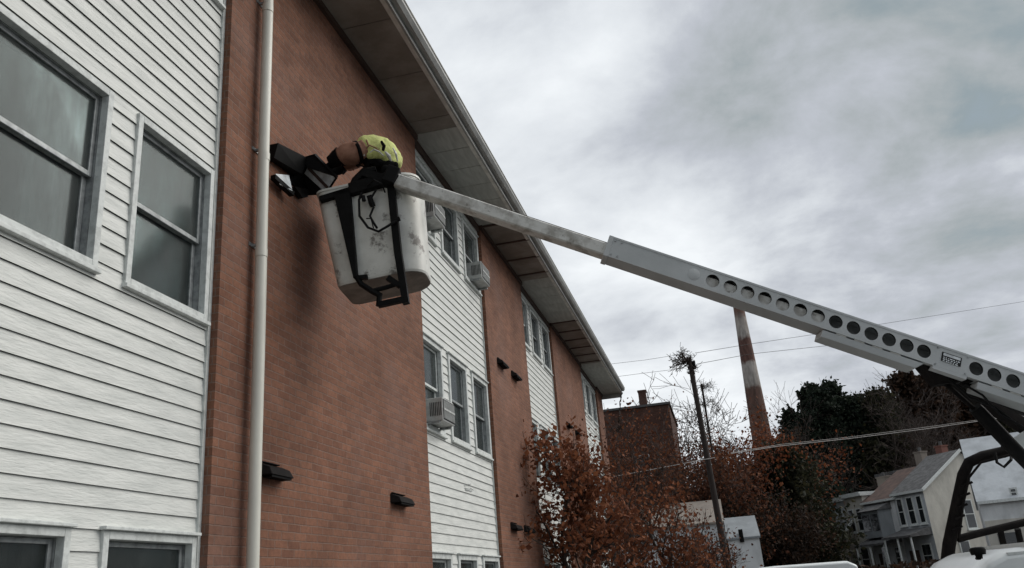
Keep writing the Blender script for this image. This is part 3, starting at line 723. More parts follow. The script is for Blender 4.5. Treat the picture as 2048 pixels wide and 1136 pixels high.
# lift cylinder, bracket, lower boom and turret
sM = s_at(1868)
q = MB(); a, b = s_at(1840), s_at(1960)
pA = [BP(s_at(1836), 0, -HH-.005), BP(s_at(1945), 0, -HH-.005), at(1900, 768, 7.38), at(1868, 772, 7.40)]
q.hexa([p+side*.06 for p in pA]+[p-side*.06 for p in pA]); q.build('cylinder_bracket', M['blackrough'], main, bevel=.006)
q = MB(); q.tube([at(1880, 758, 7.4), at(1962, 830, 7.35)], .02, 12, 1); q.tube([at(1950, 815, 7.35), at(1958, 824, 7.35), at(2035, 905, 7.3), at(2110, 980, 7.25)], [.055, .062, .062, .062], 16)
q.build('lift_cylinder', [M['black'], M['blackrough']], truck, smooth=True)
q = MB(); q.bar(at(1890, 752, 7.55), at(2130, 905, 7.6), .12, .10); q.build('lower_link', M['blackrough'], truck, bevel=.01)
q = MB(); q.bar(at(1925, 765, 7.35), at(2160, 880, 7.35), .05, .04); q.tube([at(1900, 760, 7.3), at(1940, 795, 7.28), at(1990, 815, 7.27), at(2060, 868, 7.27)], .012, 8)
q.tube([at(1930, 770, 7.25), at(1965, 790, 7.2), at(2000, 830, 7.25), at(2040, 850, 7.2), at(2090, 880, 7.2)], .01, 8)
q.build('hose_bundle', M['hose'], truck)
TP = Vector((4.25, 8.35, 0))
q = MB(); rings = []
for z, r in ((1.25, .36), (1.3, .40), (1.9, .34), (2.3, .26), (2.75, .22)):
    rings.append([(TP.x+r*math.cos(math.pi*k/8), TP.y+r*math.sin(math.pi*k/8), z) for k in range(16)])
q.loft(rings, 0, True, True); q.build('turret', M['white_paint'], truck, smooth=True)
q = MB(); q.hexa([at(2012, 884, 7.5), at(2090, 832, 7.5), at(2180, 880, 7.5), at(2100, 920, 7.5), at(2016, 896, 7.8), at(2100, 858, 7.8), at(2180, 900, 7.8), at(2110, 930, 7.8)]); q.build('turret_cover', M['white_paint'], truck, bevel=.02)
# pipe rack standing behind the cab
q = MB(); rk = 8.2
q.tube([at(1888, 1180, rk), at(1898, 1090, rk), at(1914, 1010, rk), at(1926, 950, rk), at(1938, 925, rk), at(1965, 912, rk), at(2048, 893, rk), at(2160, 866, rk)], [.06, .06, .056, .052, .052, .048, .046, .046], 12)
q.tube([at(1915, 1078, rk), at(1960, 1066, rk), at(2048, 1045, rk), at(2170, 1015, rk)], .036, 10)
q.tube([at(2008, 915, rk), at(2005, 888, rk), at(2012, 868, rk)], .018, 8)
for px in (2000, 2035): q.tube([at(px, 1058, rk), at(px+10, 1100, rk)], .03, 8)
for k_ in range(5): q.tube([at(1905+k_*5, 1060-k_*22, rk-.06), at(1925+k_*5, 1052-k_*22, rk-.08)], .012, 6)
q.tube([at(1918, 1075, rk-.07), at(1926, 1010, rk-.08), at(1938, 955, rk-.08), at(1962, 925, rk-.07), at(2040, 905, rk-.07)], .012, 6)
rack = q.build('pipe_rack', M['blackrough'], truck, smooth=True)
q = MB(); q.tube([at(1990, 905, 8.1), at(1994, 925, 8.05), at(2008, 934, 8.0), at(2022, 920, 8.0), at(2024, 903, 8.1)], .014, 8); q.build('hose', M['hose'], rack)
# cab (nose to the left), deck and wheels
yN, yF = 7.35, 9.25
cr = aty(1960, 1086, 7.45).z-.05
q = MB()
prof = [(.75, .62), (.72, 1.02), (.95, 1.18), (1.62, 1.27), (2.02, cr-.07), (2.16, cr-.012), (2.5, cr+.005), (3.35, cr+.0), (3.46, cr-.05), (3.52, 1.2), (3.52, .5), (.8, .5)]
rings = []
for y, k in ((yN, .0), (yN+.05, .035), (yN+.3, .05), (yF-.3, .05), (yF-.05, .035), (yF, 0)):
    rings.append([(x-.12, y, z if z < 1.35 else z-.05+k) for x, z in prof])
q.loft(rings, 0, True, True); cab = q.build('cab', M['white_paint'], truck, smooth=True, bevel=.02)
q = MB(); q.face([(2.1, yN-.004, 1.27), (3.0, yN-.004, 1.27), (3.0, yN-.004, cr-.13), (2.32, yN-.004, cr-.13)]); q.face([(3.06, yN-.004, 1.27), (3.44, yN-.004, 1.27), (3.40, yN-.004, cr-.13), (3.06, yN-.004, cr-.13)])
q.build('side_window', M['carglass'], cab)
q = MB(); q.face([(1.66, yN+.12, 1.30), (1.66, yF-.12, 1.30), (1.99, yF-.16, cr-.10), (1.99, yN+.16, cr-.10)]); ws = q.build('windscreen', M['carglass'], cab); ws.location.x -= .012
for x_ in (2.25, 2.6, 2.95, 3.15):
    q = MB(); q.bar((x_, yN+.06, cr+.0), (x_, yF-.08, cr+.0), .02, .06); q.build('roof_rib', M['white_paint'], cab)
q = MB(); q.bar((2.05, yN+.02, cr-.045), (3.42, yN+.02, cr-.045), .03, .02); q.build('roof_gutter', M['trim'], cab)
pb = aty(1956, 1104, yN-.06)
q = MB()
q.tube([pb-Vector((0, 0, .02)), pb+Vector((0, 0, .012)), pb+Vector((0, 0, .03)), pb+Vector((0, 0, .036))], [.05, .058, .05, .03], 18); q.tube([pb-Vector((0, 0, .05)), pb], [.022, .03], 12)
q.tube([pb-Vector((0, 0, .045)), (pb.x, yN+.02, pb.z-.045)], .012, 8)
q.build('marker_lamp', M['black'], cab, smooth=True)
q = MB(); q.box((3.56, yN, .75), (6.6, yF, 1.25)); q.box((3.58, yN, .55), (6.58, yN+.5, .749)); deck = q.build('deck', M['white_paint'], truck, bevel=.02)
q = MB(); q.box((.9, yN+.3, .42), (6.5, yF-.3, .60)); q.build('chassis', M['black'], truck)
for x in (1.35, 5.3):
    for y in (yN+.02, yF-.27):
        q = MB(); q.tube([(x, y, .4), (x, y+.02, .4), (x, y+.23, .4), (x, y+.25, .4)], [.36, .40, .40, .36], 28); wh = q.build('wheel', M['rubber'], truck, smooth=True)
        q = MB(); q.tube([(x, y-.008, .4), (x, y+.258, .4)], .22, 20); q.build('rim', M['alu'], wh, smooth=True)
for y in (yN+.25, yF-.25):
    q = MB(); q.tube([(.72, y, .88), (.70, y, .88)], [.10, .09], 18); q.build('headlight', M['galv'], cab, smooth=True)

# ------------------------------------------------------------------ worker
wk = thing('person', 'worker in yellow high visibility jacket leaning out of the lift bucket', 'person', BK(.15, .05, -BH+.05))
def skinned(name, chain, mat_, par, sub=2):
    """chain: list of (point, radius, parent index)"""
    me = bpy.data.meshes.new(name); off = Vector(wk['_org'])
    me.from_pydata([tuple(c[0]-off) for c in chain], [(c[2], i) for i, c in enumerate(chain) if c[2] is not None], [])
    o = bpy.data.objects.new(name, me); col.objects.link(o); o.parent = par; o['_org'] = tuple(off)
    sk = o.modifiers.new('skin', 'SKIN'); 
    for i, c in enumerate(chain):
        r = c[1]; me.skin_vertices[0].data[i].radius = r if hasattr(r, '__len__') else (r, r)
    me.skin_vertices[0].data[0].use_root = True
    ss = o.modifiers.new('sub', 'SUBSURF'); ss.levels = sub; ss.render_levels = sub
    me.materials.append(mat_); sk.use_smooth_shade = True
    if name in ('jacket', 'sleeve', 'harness', 'gauntlet'):
        ss.levels = ss.render_levels = 3
        tx = bpy.data.textures.new('folds', 'CLOUDS'); tx.noise_scale = .075; tx.noise_depth = 3
        dm = o.modifiers.new('folds', 'DISPLACE'); dm.texture = tx; dm.strength = .055; dm.mid_level = .5; dm.texture_coords = 'LOCAL'
    return o
hip = at(781, 352, 8.25); 
foot = BK(.12, .05, -BH+.09)
hipL = hip-V*.09; hipR = hip+V*.09
kneeL = BK(.2, -.08, -.62); kneeR = BK(.2, .1, -.62)
chest = at(749, 318, 8.22); neck = at(722, 318, 8.30); head = at(705, 322, 8.47)
shN = at(726, 310, 8.08); elN = at(700, 314, 8.05); wrN = at(678, 320, 8.07); haN = at(664, 328, 8.09)
shF = at(726, 316, 8.40); elF = at(698, 326, 8.40); wrF = at(676, 340, 8.34); haF = at(664, 346, 8.28)
body = skinned('body', [(hip, .13, None), (at(766, 332, 8.24), .125, 0), (chest, .13, 1), (neck, .06, 2), (head, .09, 3),
                        (hipL, .09, 0), (kneeL, .065, 5), (BK(.12, -.08, -BH+.1), .045, 6), (BK(.02, -.08, -BH+.09), .04, 7),
                        (hipR, .09, 0), (kneeR, .065, 9), (BK(.12, .1, -BH+.1), .045, 10), (BK(.02, .1, -BH+.09), .04, 11),
                        (shN, .06, 2), (elN, .05, 13), (wrN, .035, 14), (shF, .06, 2), (elF, .05, 16), (wrF, .035, 17)], M['dark_cloth'], wk)
skinned('jacket', [(at(792, 340, 8.20), (.085, .12), None), (at(779, 316, 8.20), (.135, .15), 0), (at(756, 300, 8.19), (.15, .17), 1), (at(732, 299, 8.17), (.14, .17), 2), (at(714, 303, 8.14), (.115, .13), 3)], M['hivis'], wk)
def cloth_tube(name, pts, rad, m_, seed, amp=.012):
    q = MB(); P = []; Rr = []
    for a in range(len(pts)-1):
        for k in range(5): P.append(pts[a].lerp(pts[a+1], k/5)); Rr.append(rad[a]+(rad[a+1]-rad[a])*k/5)
    P.append(pts[-1]); Rr.append(rad[-1]); q.tube(P, Rr, 28)
    dv = []
    for idx, v_ in enumerate(q.v):
        c_ = P[idx//28]; d_ = Vector(v_)-c_; k = 1+amp/.09*(mnoise.noise(Vector(v_)*14+Vector((seed, 0, 0)))*1.1+.5*mnoise.noise(Vector(v_)*34))
        dv.append(tuple(c_+d_*k))
    q.v = dv; return q.build(name, m_, wk, smooth='all')
cloth_tube('sleeve', [at(728, 300, 8.11), at(715, 305, 8.08), at(698, 308, 8.06), at(678, 314, 8.06)], [.098, .106, .104, .090], M['tan'], 3, .014)
skinned('sleeve', [(at(719, 312, 8.38), .085, None), (at(702, 322, 8.38), .08, 0), (at(684, 333, 8.36), .07, 1)], M['tan'], wk)
# black bands and reflective strips
def band(c, d, r, wd, mat_, nm):
    q = MB(); d = d.normalized(); q.tube([c-d*wd/2, c-d*wd*.3, c+d*wd*.3, c+d*wd/2], [r*.97, r, r, r*.97], 24); return q.build(nm, mat_, wk, smooth=True)
band(at(715, 305, 8.08), at(700, 309, 8.06)-at(722, 303, 8.1), .114, .035, M['dark_cloth'], 'cuff_band')
# dark tube added as the shade of a cloth crease across the back
q = MB(); q.tube([at(763, 283, 8.06), at(768, 292, 8.02), at(766, 301, 8.01)], [.012, .018, .014], 8); q.build('crease_shade', M['dark_cloth'], wk, smooth=True)
q = MB(); q.tube([at(770, 303, 8.0), at(778, 312, 8.02), at(782, 323, 8.06)], [.008, .02, .01], 8); q.build('reflective_strip', M['silver'], wk, smooth=True)
q = MB(); q.tube([at(786, 296, 8.07), at(792, 308, 8.04), at(795, 322, 8.08)], [.006, .011, .007], 8); q.build('reflective_strip', M['silver'], wk, smooth=True)
q = MB(); q.tube([at(722, 284, 8.08), at(727, 296, 8.02), at(728, 312, 8.02)], [.006, .010, .007], 8); q.build('reflective_strip', M['silver'], wk, smooth=True)
q = MB(); q.tube([at(740, 305, 7.99), at(748, 299, 7.99), at(758, 303, 7.99), at(768, 312, 8.0)], [.005, .008, .008, .005], 8); q.build('reflective_strip', M['silver'], wk, smooth=True)
q = MB(); q.tube([at(733, 280, 8.06), at(737, 292, 8.02), at(730, 300, 8.02)], .008, 8); q.tube([at(738, 290, 8.02), at(752, 296, 8.0), at(758, 302, 8.0)], .006, 8); q.build('seam', M['tan'], wk, smooth=True)
skinned('harness', [(at(733, 327, 8.12), .035, None), (at(748, 325, 8.08), .045, 0), (at(765, 328, 8.06), .045, 1), (at(782, 336, 8.06), .06, 2), (at(798, 330, 8.12), .04, 3)], M['dark_cloth'], wk)
skinned('tool_bag', [(at(776, 330, 8.0), .05, None), (at(768, 344, 7.98), .055, 0), (at(775, 352, 7.98), .03, 1)], M['dark_cloth'], wk)
skinned('collar', [(at(722, 326, 8.16), .045, None), (at(730, 322, 8.12), .05, 0)], M['tan'], wk, 1)
# head with cap, mostly behind the sleeve
def headmesh():
    fdir = (at(690, 345, 8.4)-head).normalized(); upd = (fdir.cross(V)).normalized()
    if upd.z < 0: upd = -upd
    sd_ = fdir.cross(upd)
    q = MB(); rings = []
    for i in range(13):
        t_ = math.pi*i/12; z = math.cos(t_)*.12; r = math.sin(t_)
        ring = []
        for k in range(20):
            a = 2*math.pi*k/20; c_, s_ = math.cos(a), math.sin(a)
            rf = .098 if z > -.02 else .098-(-.02-z)*.25
            x = c_*r*rf; y = s_*r*(.078 if z > -.03 else .078-(-.03-z)*.3)
            if c_ > .93 and -.045 < z < .01: x += .02           # nose
            if .55 < c_ < .93 and .005 < z < .035: x -= .008    # eye sockets
            ring.append(head+fdir*x+sd_*y+upd*z)
        rings.append(ring)
    q.loft(rings, 0, True, True); hm = q.build('head', M['skin'], wk, smooth='all')
    for s in (-1, 1):
        q = MB(); c_ = head+sd_*s*.08; q.tube([c_-upd*.03, c_-upd*.01+sd_*s*.008, c_+upd*.025+sd_*s*.006], [.008, .014, .012], 8); q.build('ear', M['skin'], hm, smooth=True)
        q = MB(); c_ = head+fdir*.083+sd_*s*.032+upd*.02; q.tube([c_-fdir*.01, c_, c_+fdir*.006], [.013, .013, .004], 10); q.build('eye', M['dark_cloth'], hm, smooth=True)
    q = MB(); c_ = head+fdir*.087-upd*.055; q.bar(c_-sd_*.022, c_+sd_*.022, .01, .008); q.build('mouth', M['tan'], hm)
    q = MB(); rings = []
    for i in range(8):
        t_ = math.pi*.52*i/7; z = .03+math.cos(t_)*.105; r = math.sin(t_)
        rings.append([head+fdir*math.cos(a)*.108*r+sd_*math.sin(a)*.09*r+upd*z for a in [2*math.pi*k/20 for k in range(20)]])
    q.loft(rings, 0, True, True)
    a_ = head+fdir*.09+upd*.028; q.hexa([a_-sd_*.07, a_+sd_*.07, a_+sd_*.05+fdir*.07, a_-sd_*.05+fdir*.07]+[p+upd*.008 for p in (a_-sd_*.07, a_+sd_*.07, a_+sd_*.05+fdir*.07, a_-sd_*.05+fdir*.07)])
    q.build('cap', M['dark_cloth'], wk, smooth=True)
headmesh()
def glove(wr, ha, grip, thumb_up):
    d = (ha-wr).normalized(); sdv = d.cross(V).normalized()
    if sdv.z < 0: sdv = -sdv
    palm = ha
    skinned('glove', [(wr-d*.05, .062, None), (wr+d*.0, .058, 0), (wr+d*.05, .048, 1), (palm, (.045, .05), 2), (palm+d*.04, (.03, .045), 3)], M['dark_cloth'], wk)
    ln = (.075, .085, .08, .062)
    for i in range(4):
        o_ = palm+d*.045+V*(-.035+.023*i)
        skinned('finger', [(o_-d*.03, .013, None), (o_, .013, 0), (o_+d*ln[i]*.45-sdv*.012, .012, 1), (o_+d*ln[i]*.75-sdv*.035, .011, 2), (o_+d*ln[i]*.8-sdv*.055, .009, 3)], M['dark_cloth'], wk, 1)
    o_ = palm-V*.04+d*.0
    skinned('thumb', [(o_+V*.02, .015, None), (o_-V*.012+d*.02-sdv*.01, .014, 0), (o_-V*.012+d*.045-sdv*.03, .012, 1), (o_+d*.06-sdv*.045, .01, 2)], M['dark_cloth'], wk, 1)
glove(wrN, haN, None, 1); glove(wrF, haF, None, 1)
cloth_tube('gauntlet', [at(682, 312.5, 8.055), at(672, 318, 8.07), at(660, 325, 8.08)], [.094, .080, .060], M['dark_cloth'], 8, .008)

# ------------------------------------------------------------------ trees
rs = np.random.RandomState(11)
def leaf_cards(mb_v, mb_f, P, size, rs_, fold=True):
    n = len(P); P = np.asarray(P)
    a = rs_.normal(size=(n, 3)); a /= np.linalg.norm(a, axis=1)[:, None]
    b = rs_.normal(size=(n, 3)); b -= a*(a*b).sum(1)[:, None]; b /= np.linalg.norm(b, axis=1)[:, None]
    s = size*rs_.uniform(.6, 1.25, (n, 1))
    nrm = np.cross(a, b)
    v0 = P-a*s*.5; v1 = P+b*s*.36+nrm*s*.12; v2 = P+a*s*.55; v3 = P-b*s*.36+nrm*s*.10
    base = len(mb_v)
    V4 = np.stack([v0, v1, v2, v3], 1).reshape(-1, 3)
    mb_v.extend(map(tuple, V4.tolist()))
    mb_f.extend([(base+4*i, base+4*i+1, base+4*i+2, base+4*i+3) for i in range(n)])
def grow(mb, start, d, length, rad, level, maxl, rs_, tips, spread=.75, nchild=(3, 5), gravity=.0, minr=.004, nseg=5, sides=6, wob=.16, up=.10):
    pts = [start.copy()]; p = start.copy(); dd = d.normalized()
    for i in range(nseg):
        dd = (dd+Vector(rs_.normal(size=3))*wob+Vector((0, 0, up-gravity*level))).normalized()
        p = p+dd*length/nseg; pts.append(p.copy())
        if level >= maxl-1: tips.append((p.copy(), level))
    rad_e = max(minr, rad*.45)
    mb.tube(pts, [rad+(rad_e-rad)*i/nseg for i in range(nseg+1)], sides if level < 2 else 4 if level < 3 else 3, cap=False)
    if level < maxl:
        nc = rs_.randint(nchild[0], nchild[1]+1)
        for c in range(nc):
            t_ = rs_.uniform(.3 if level else .38, 1.0); idx = min(nseg, int(t_*nseg)+0)
            q_ = pts[idx]
            nd = (dd*rs_.uniform(.5, 1)+Vector(rs_.normal(size=3))*spread+Vector((0, 0, .15))).normalized()
            grow(mb, q_, nd, length*rs_.uniform(.5, .8), max(minr, rad*(1-.5*t_)*.6), level+1, maxl, rs_, tips, spread, nchild, gravity, minr, max(3, nseg-1), sides, wob, up)
def tree(name, label, cat, base, height, rad, leafm, nleaf, lsize, seed, group=None, maxl=4, nchild=(3, 5), spread=.8, minr=.004, trunk_frac=.42, barkm='bark', jitter=.12, d0=(0, 0, 1), box=None, leafname='crown'):
    rs_ = np.random.RandomState(seed)
    t_ = thing(name, label, cat, base, group); base = Vector(base)
    mb = MB(); tips = []
    p = base.copy(); pts = [p.copy()]; d = Vector(d0).normalized(); n = 7; L_ = height*trunk_frac
    for i in range(n):
        d = (d+Vector(rs_.normal(size=3))*.05).normalized(); p = p+d*L_/n; pts.append(p.copy())
    mb.tube(pts, [rad*(1-.5*i/n)*(1.25 if i == 0 else 1) for i in range(n+1)], 10)
    for k in range(rs_.randint(6, 9)):
        q_ = pts[rs_.randint(3, n+1)]
        a = rs_.uniform(0, 2*math.pi); nd = Vector((math.cos(a)*spread, math.sin(a)*spread, rs_.uniform(.35, 1.3)))
        grow(mb, q_, nd, height*rs_.uniform(.26, .40), rad*.5, 1, maxl, rs_, tips, spread, nchild, 0, minr)
    grow(mb, pts[-1], Vector((0, 0, 1)), height*.36, rad*.5, 1, maxl, rs_, tips, spread, nchild, 0, minr)
    mb.build('trunk', M[barkm], t_)
    if nleaf:
        T = np.array([tuple(x[0]) for x in tips]); idx = rs_.randint(0, len(T), nleaf)
        P = T[idx]+rs_.normal(size=(nleaf, 3))*jitter
        v, f = [], []; leaf_cards(v, f, P, lsize, rs_)
        q = MB(); q.v = v; q.f = f; q.m = [0]*len(f); q.build(leafname, M[leafm], t_)
    return t_
def gpt(px, y): # ground point under photo column px at distance y along the street
    p = aty(px, 1140, y); return Vector((p.x, p.y, 0))
G1 = 'rust leaved trees by the building'
tree('rust_leaved_tree', 'nearest rust red leaved tree in front of the white and brick bays', 'tree', gpt(1170, 16.5), 5.3, .07, 'leaf_red', 4300, .115, 5, G1, jitter=.10, maxl=4, d0=(-.12, 0, 1))
tree('rust_leaved_tree', 'lower rust leaved tree between the brick building end and the leaning pole', 'tree', gpt(1330, 19), 4.3, .07, 'leaf_red', 3200, .10, 8, G1, jitter=.13, maxl=4)
tree('rust_leaved_tree', 'small rust leaved tree growing behind the others against the white shed wall', 'tree', gpt(1262, 22), 6.0, .08, 'leaf_brown', 2000, .09, 14, G1, jitter=.16)
tree('rust_leaved_tree', 'thin rust leaved tree at the foot of the leaning utility pole', 'tree', gpt(1415, 24), 3.9, .07, 'leaf_brown', 1300, .09, 21, G1, jitter=.16)
# mid and far trees
far = [
 # px, y, height, leaf, nleaf, size, seed, label
 (1300, 49, 11.6, 'leaf_orange', 4200, .17, 31, 'orange brown tree in front of the dark brick building'),
 (1375, 50, 12.0, 'leaf_brown', 4200, .18, 32, 'brown tree right of the dark brick building, behind the leaning pole'),
 (1395, 62, 15.0, None, 0, .2, 33, 'bare tree with pale twigs against the sky beside the dark brick building'),
 (1452, 66, 14.6, None, 0, .2, 34, 'bare spreading tree left of the smokestack'),
 (1440, 50, 9.4, 'leaf_brown', 4200, .2, 35, 'dense brown tree at the left of the smokestack foot'),
 (1500, 56, 11.2, 'leaf_orange', 4800, .21, 36, 'orange leaved tree right before the smokestack'),
 (1555, 62, 12.6, 'leaf_orange', 4200, .23, 37, 'tall orange leaved tree right of the smokestack'),
 (1605, 72, 12.8, 'leaf_dark', 4200, .24, 38, 'brown tree between the orange tree and the evergreens'),
 (1500, 50, 5.8, 'leaf_dark', 3600, .2, 39, 'low dark bushy tree behind the grey roofed shed'),
 (1590, 52, 6.4, 'leaf_dark', 4200, .2, 40, 'dark scrubby tree right of the grey roofed shed'),
]
G2 = 'trees on the rise beyond the houses'
for (px, y, h, lm, nl, ls, sd_, lb) in far:
    b = gpt(px, y)
    tree('bare_tree' if lm is None else 'autumn_tree', lb, 'tree', b, h*1.0, .16, lm, nl, ls, sd_, G2, maxl=5 if lm is None else 4, nchild=(3, 4) if lm is None else (3, 4), minr=.017 if lm is None else .012, barkm='bark_far', jitter=.42, spread=.8)
def evergreen(px, y, h, rad, seed, label, m_='needle', n=13000, size=.32, name='evergreen_tree'):
    if px > 1630 and y < 80: y *= 1.27; h *= 1.25; rad *= 1.2; size *= 1.5; n = int(n*1.1)
    rs_ = np.random.RandomState(seed); b = gpt(px, y); b.z = max(0, hill_z(b.x, b.y)) if y > 78 else 0
    t_ = thing(name, label, 'tree', b, G2)
    mb = MB(); mb.tube([b, b+Vector((.1, 0, h*.5)), b+Vector((0, 0, h*.97))], [.22, .13, .02], 7)
    P = []
    nb = int(n/55)
    for i in range(nb):
        z = h*(.06+.92*rs_.uniform(0, 1)**.9); a = rs_.uniform(0, 6.283); k = 1-z/h
        L_ = rad*(k**.65*.95+.07)*rs_.uniform(.55, 1.15)
        d = Vector((math.cos(a), math.sin(a), rs_.uniform(.05, .5)))
        p0 = b+Vector((0, 0, z)); p1 = p0+d*L_; mb.tube([p0, p1], [.04, .01], 3, cap=False)
        m_n = 55; tt = rs_.uniform(.25, 1.05, m_n)
        cc = np.array(p0)[None]+np.array(d)[None]*L_*tt[:, None]
        P.append(cc+rs_.normal(size=(m_n, 3))*np.array([.30, .30, .26]))
    mb.build('trunk', M['bark_far'], t_)
    P = np.concatenate(P); v, f = [], []; leaf_cards(v, f, P, size, rs_)
    q = MB(); q.v = v; q.f = f; q.m = [0]*len(f); q.build('crown', M[m_], t_); return t_
evs = [(1640, 68, 13.0, 2.4, 51, 'dark evergreen at the left end of the evergreen stand'),
       (1690, 68, 14.8, 3.0, 52, 'tallest pointed dark evergreen left of the boom bracket'),
       (1737, 70, 15.2, 3.4, 53, 'broad dark evergreen at the middle of the stand'),
       (1790, 74, 13.9, 3.4, 54, 'rounded dark evergreen right of the middle of the stand'),
       (1615, 66, 10.4, 3.4, 57, 'short dark evergreen above the bare slope'),
       (1660, 60, 8.2, 3.2, 58, 'short dark evergreen behind the smallest row house'),
       (1725, 66, 9.6, 3.4, 59, 'dark evergreen right behind the chimney of the row houses')]
for a_ in evs: evergreen(*a_)
mix = [(1840, 72, 14.0, 3.6, 61, 'brown and green tree under the lift cylinder bracket', 'needle2'),
       (1895, 76, 15.6, 4.0, 62, 'brown shrubby tree behind the row house gable', 'leaf_dark'),
       (1950, 74, 15.0, 4.0, 63, 'brown tree left of the white turret cover', 'leaf_dark'),
       (2010, 76, 15.2, 4.0, 64, 'brown tree behind the white gabled house', 'leaf_dark'),
       (2070, 76, 15.0, 4.0, 65, 'dark tree at the right edge above the white gabled house', 'needle2'),
       (1790, 66, 9.6, 3.6, 66, 'dark olive tree behind the brown metal roof', 'needle2'),
       (1860, 68, 9.9, 3.6, 67, 'dark brown tree behind the cream gable wall', 'leaf_dark'),
       (1530, 68, 8.2, 3.4, 68, 'dark brown tree low at the foot of the smokestack', 'leaf_dark'),
       (1760, 78, 13.5, 5.0, 71, 'dark wide tree filling the gap between the evergreens', 'needle2'),
       (1670, 79, 12.5, 5.0, 72, 'dark wide tree behind the slate blue row house', 'needle2'),
       (1712, 84, 17.6, 4.4, 73, 'dark evergreen standing farther back, between two taller ones', 'needle'),
       (1768, 86, 17.0, 5.0, 74, 'broad dark evergreen in the gap left of the boom bracket', 'needle'),
       (1826, 86, 17.0, 5.0, 75, 'dark olive crowned tree directly under the boom bracket', 'needle2'),
       (1668, 83, 15.4, 4.4, 76, 'dark evergreen filling the left part of the stand', 'needle'),
       (1600, 57, 9.0, 4.2, 69, 'dark low tree on the slope right of the shed', 'needle2'),
       (1460, 60, 7.4, 3.2, 70, 'dark brown tree low behind the leaning pole', 'leaf_dark')]
for (px, y, h, r, sd_, lb, m_) in mix: evergreen(px, y, h, r, sd_, lb, m_, 12500, .32, 'woodland_tree')
for (px, y, h, sd_, lb) in ((1705, 84, 17.4, 81, 'bare tree rising behind the tallest evergreen'), (1830, 84, 17.0, 82, 'bare tree rising behind the boom bracket'),
                            (1880, 80, 16.2, 83, 'bare tree with fine twigs right of the bracket'), (1610, 80, 13.5, 84, 'bare tree left of the evergreens')):
    b = gpt(px, y)
    tree('bare_tree', lb, 'tree', b, h, .17, None, 0, .2, sd_, G2, maxl=5, nchild=(3, 4), minr=.015, barkm='bark_far', spread=.75)
# leaf litter and undergrowth on the far slope
v, f = [], []; n = 16000
P = np.stack([rs.uniform(-14, 30, n), rs.uniform(44, 82, n), rs.uniform(0, 1.3, n)**1.6], 1)
leaf_cards(v, f, P, .34, rs); q = MB(); q.v = v; q.f = f; q.m = [0]*len(f); struct(q.build('undergrowth', M['leaf_dark']), 'stuff')

# ------------------------------------------------------------------ smokestack
yb = 98; pT = aty(1478, 612, yb); pB = aty(1513, 815, yb)
mpx = lambda px, y: y/F*px
stk = thing('smokestack', 'tall brick smokestack with peeling whitewash bands beyond the trees', 'smokestack', (pB.x, yb, 0))
m_, t, p = newmat('smokestack_masonry'); p.inputs['Roughness'].default_value = .9
tcn = t.nodes.new('ShaderNodeTexCoord'); sp = t.nodes.new('ShaderNodeSeparateXYZ'); t.links.new(tcn.outputs['Object'], sp.inputs[0])
nz_ = t.nodes.new('ShaderNodeTexNoise'); nz_.inputs['Scale'].default_value = 1.6; nz_.inputs['Detail'].default_value = 8; t.links.new(tcn.outputs['Object'], nz_.inputs['Vector'])
ad = t.nodes.new('ShaderNodeMath'); ad.operation = 'MULTIPLY_ADD'; t.links.new(nz_.outputs['Fac'], ad.inputs[0]); ad.inputs[1].default_value = 1.5; t.links.new(sp.outputs[2], ad.inputs[2])
mr = t.nodes.new('ShaderNodeMapRange'); t.links.new(ad.outputs[0], mr.inputs[0]); mr.inputs[1].default_value = 18; mr.inputs[2].default_value = 38
rp = t.nodes.new('ShaderNodeValToRGB'); t.links.new(mr.outputs[0], rp.inputs[0]); rp.color_ramp.interpolation = 'LINEAR'
bands = [(0, (.13, .065, .045)), (.19, (.11, .062, .048)), (.22, (.34, .31, .28)), (.33, (.38, .35, .32)), (.355, (.115, .055, .042)), (.48, (.105, .052, .04)), (.51, (.36, .33, .30)), (.61, (.33, .29, .26)), (.65, (.15, .085, .065)), (1., (.15, .09, .07))]
el = rp.color_ramp.elements; el[0].position = 0; el[0].color = (*bands[0][1], 1); el[1].position = 1; el[1].color = (*bands[-1][1], 1)
for pz, c_ in bands[1:-1]: q_ = el.new(pz); q_.color = (*c_, 1)
n5 = t.nodes.new('ShaderNodeTexNoise'); n5.inputs['Scale'].default_value = 4; n5.inputs['Detail'].default_value = 8
mp5 = t.nodes.new('ShaderNodeMapping'); mp5.inputs['Scale'].default_value = (1, 1, .25); t.links.new(tcn.outputs['Object'], mp5.inputs[0]); t.links.new(mp5.outputs[0], n5.inputs['Vector'])
mr5 = t.nodes.new('ShaderNodeMapRange'); t.links.new(n5.outputs['Fac'], mr5.inputs[0]); mr5.inputs[1].default_value = .35; mr5.inputs[2].default_value = .65; mr5.inputs[3].default_value = .65; mr5.inputs[4].default_value = 1.15
sc5 = t.nodes.new('ShaderNodeVectorMath'); sc5.operation = 'SCALE'; t.links.new(rp.outputs[0], sc5.inputs[0]); t.links.new(mr5.outputs[0], sc5.inputs['Scale']); t.links.new(sc5.outputs[0], p.inputs['Base Color'])
zt = pT.z+3.2; rb, rt = 1.05, .50
q = MB(); rings = []
rB = 16.5/F*yb*1.03; rT = 10/F*yb*1.03
def r_at(z): return rB+(rT-rB)*(z-pB.z)/(pT.z-pB.z)
cx0 = pB.x
for z in (0, 6, 12, 18, 24, 30, zt-.6): rings.append([(cx0+r_at(z)*math.cos(k*math.pi/12), yb+r_at(z)*math.sin(k*math.pi/12), z) for k in range(24)])
q.loft(rings, 0, True, True); sh = q.build('shaft', m_, stk, smooth=True)
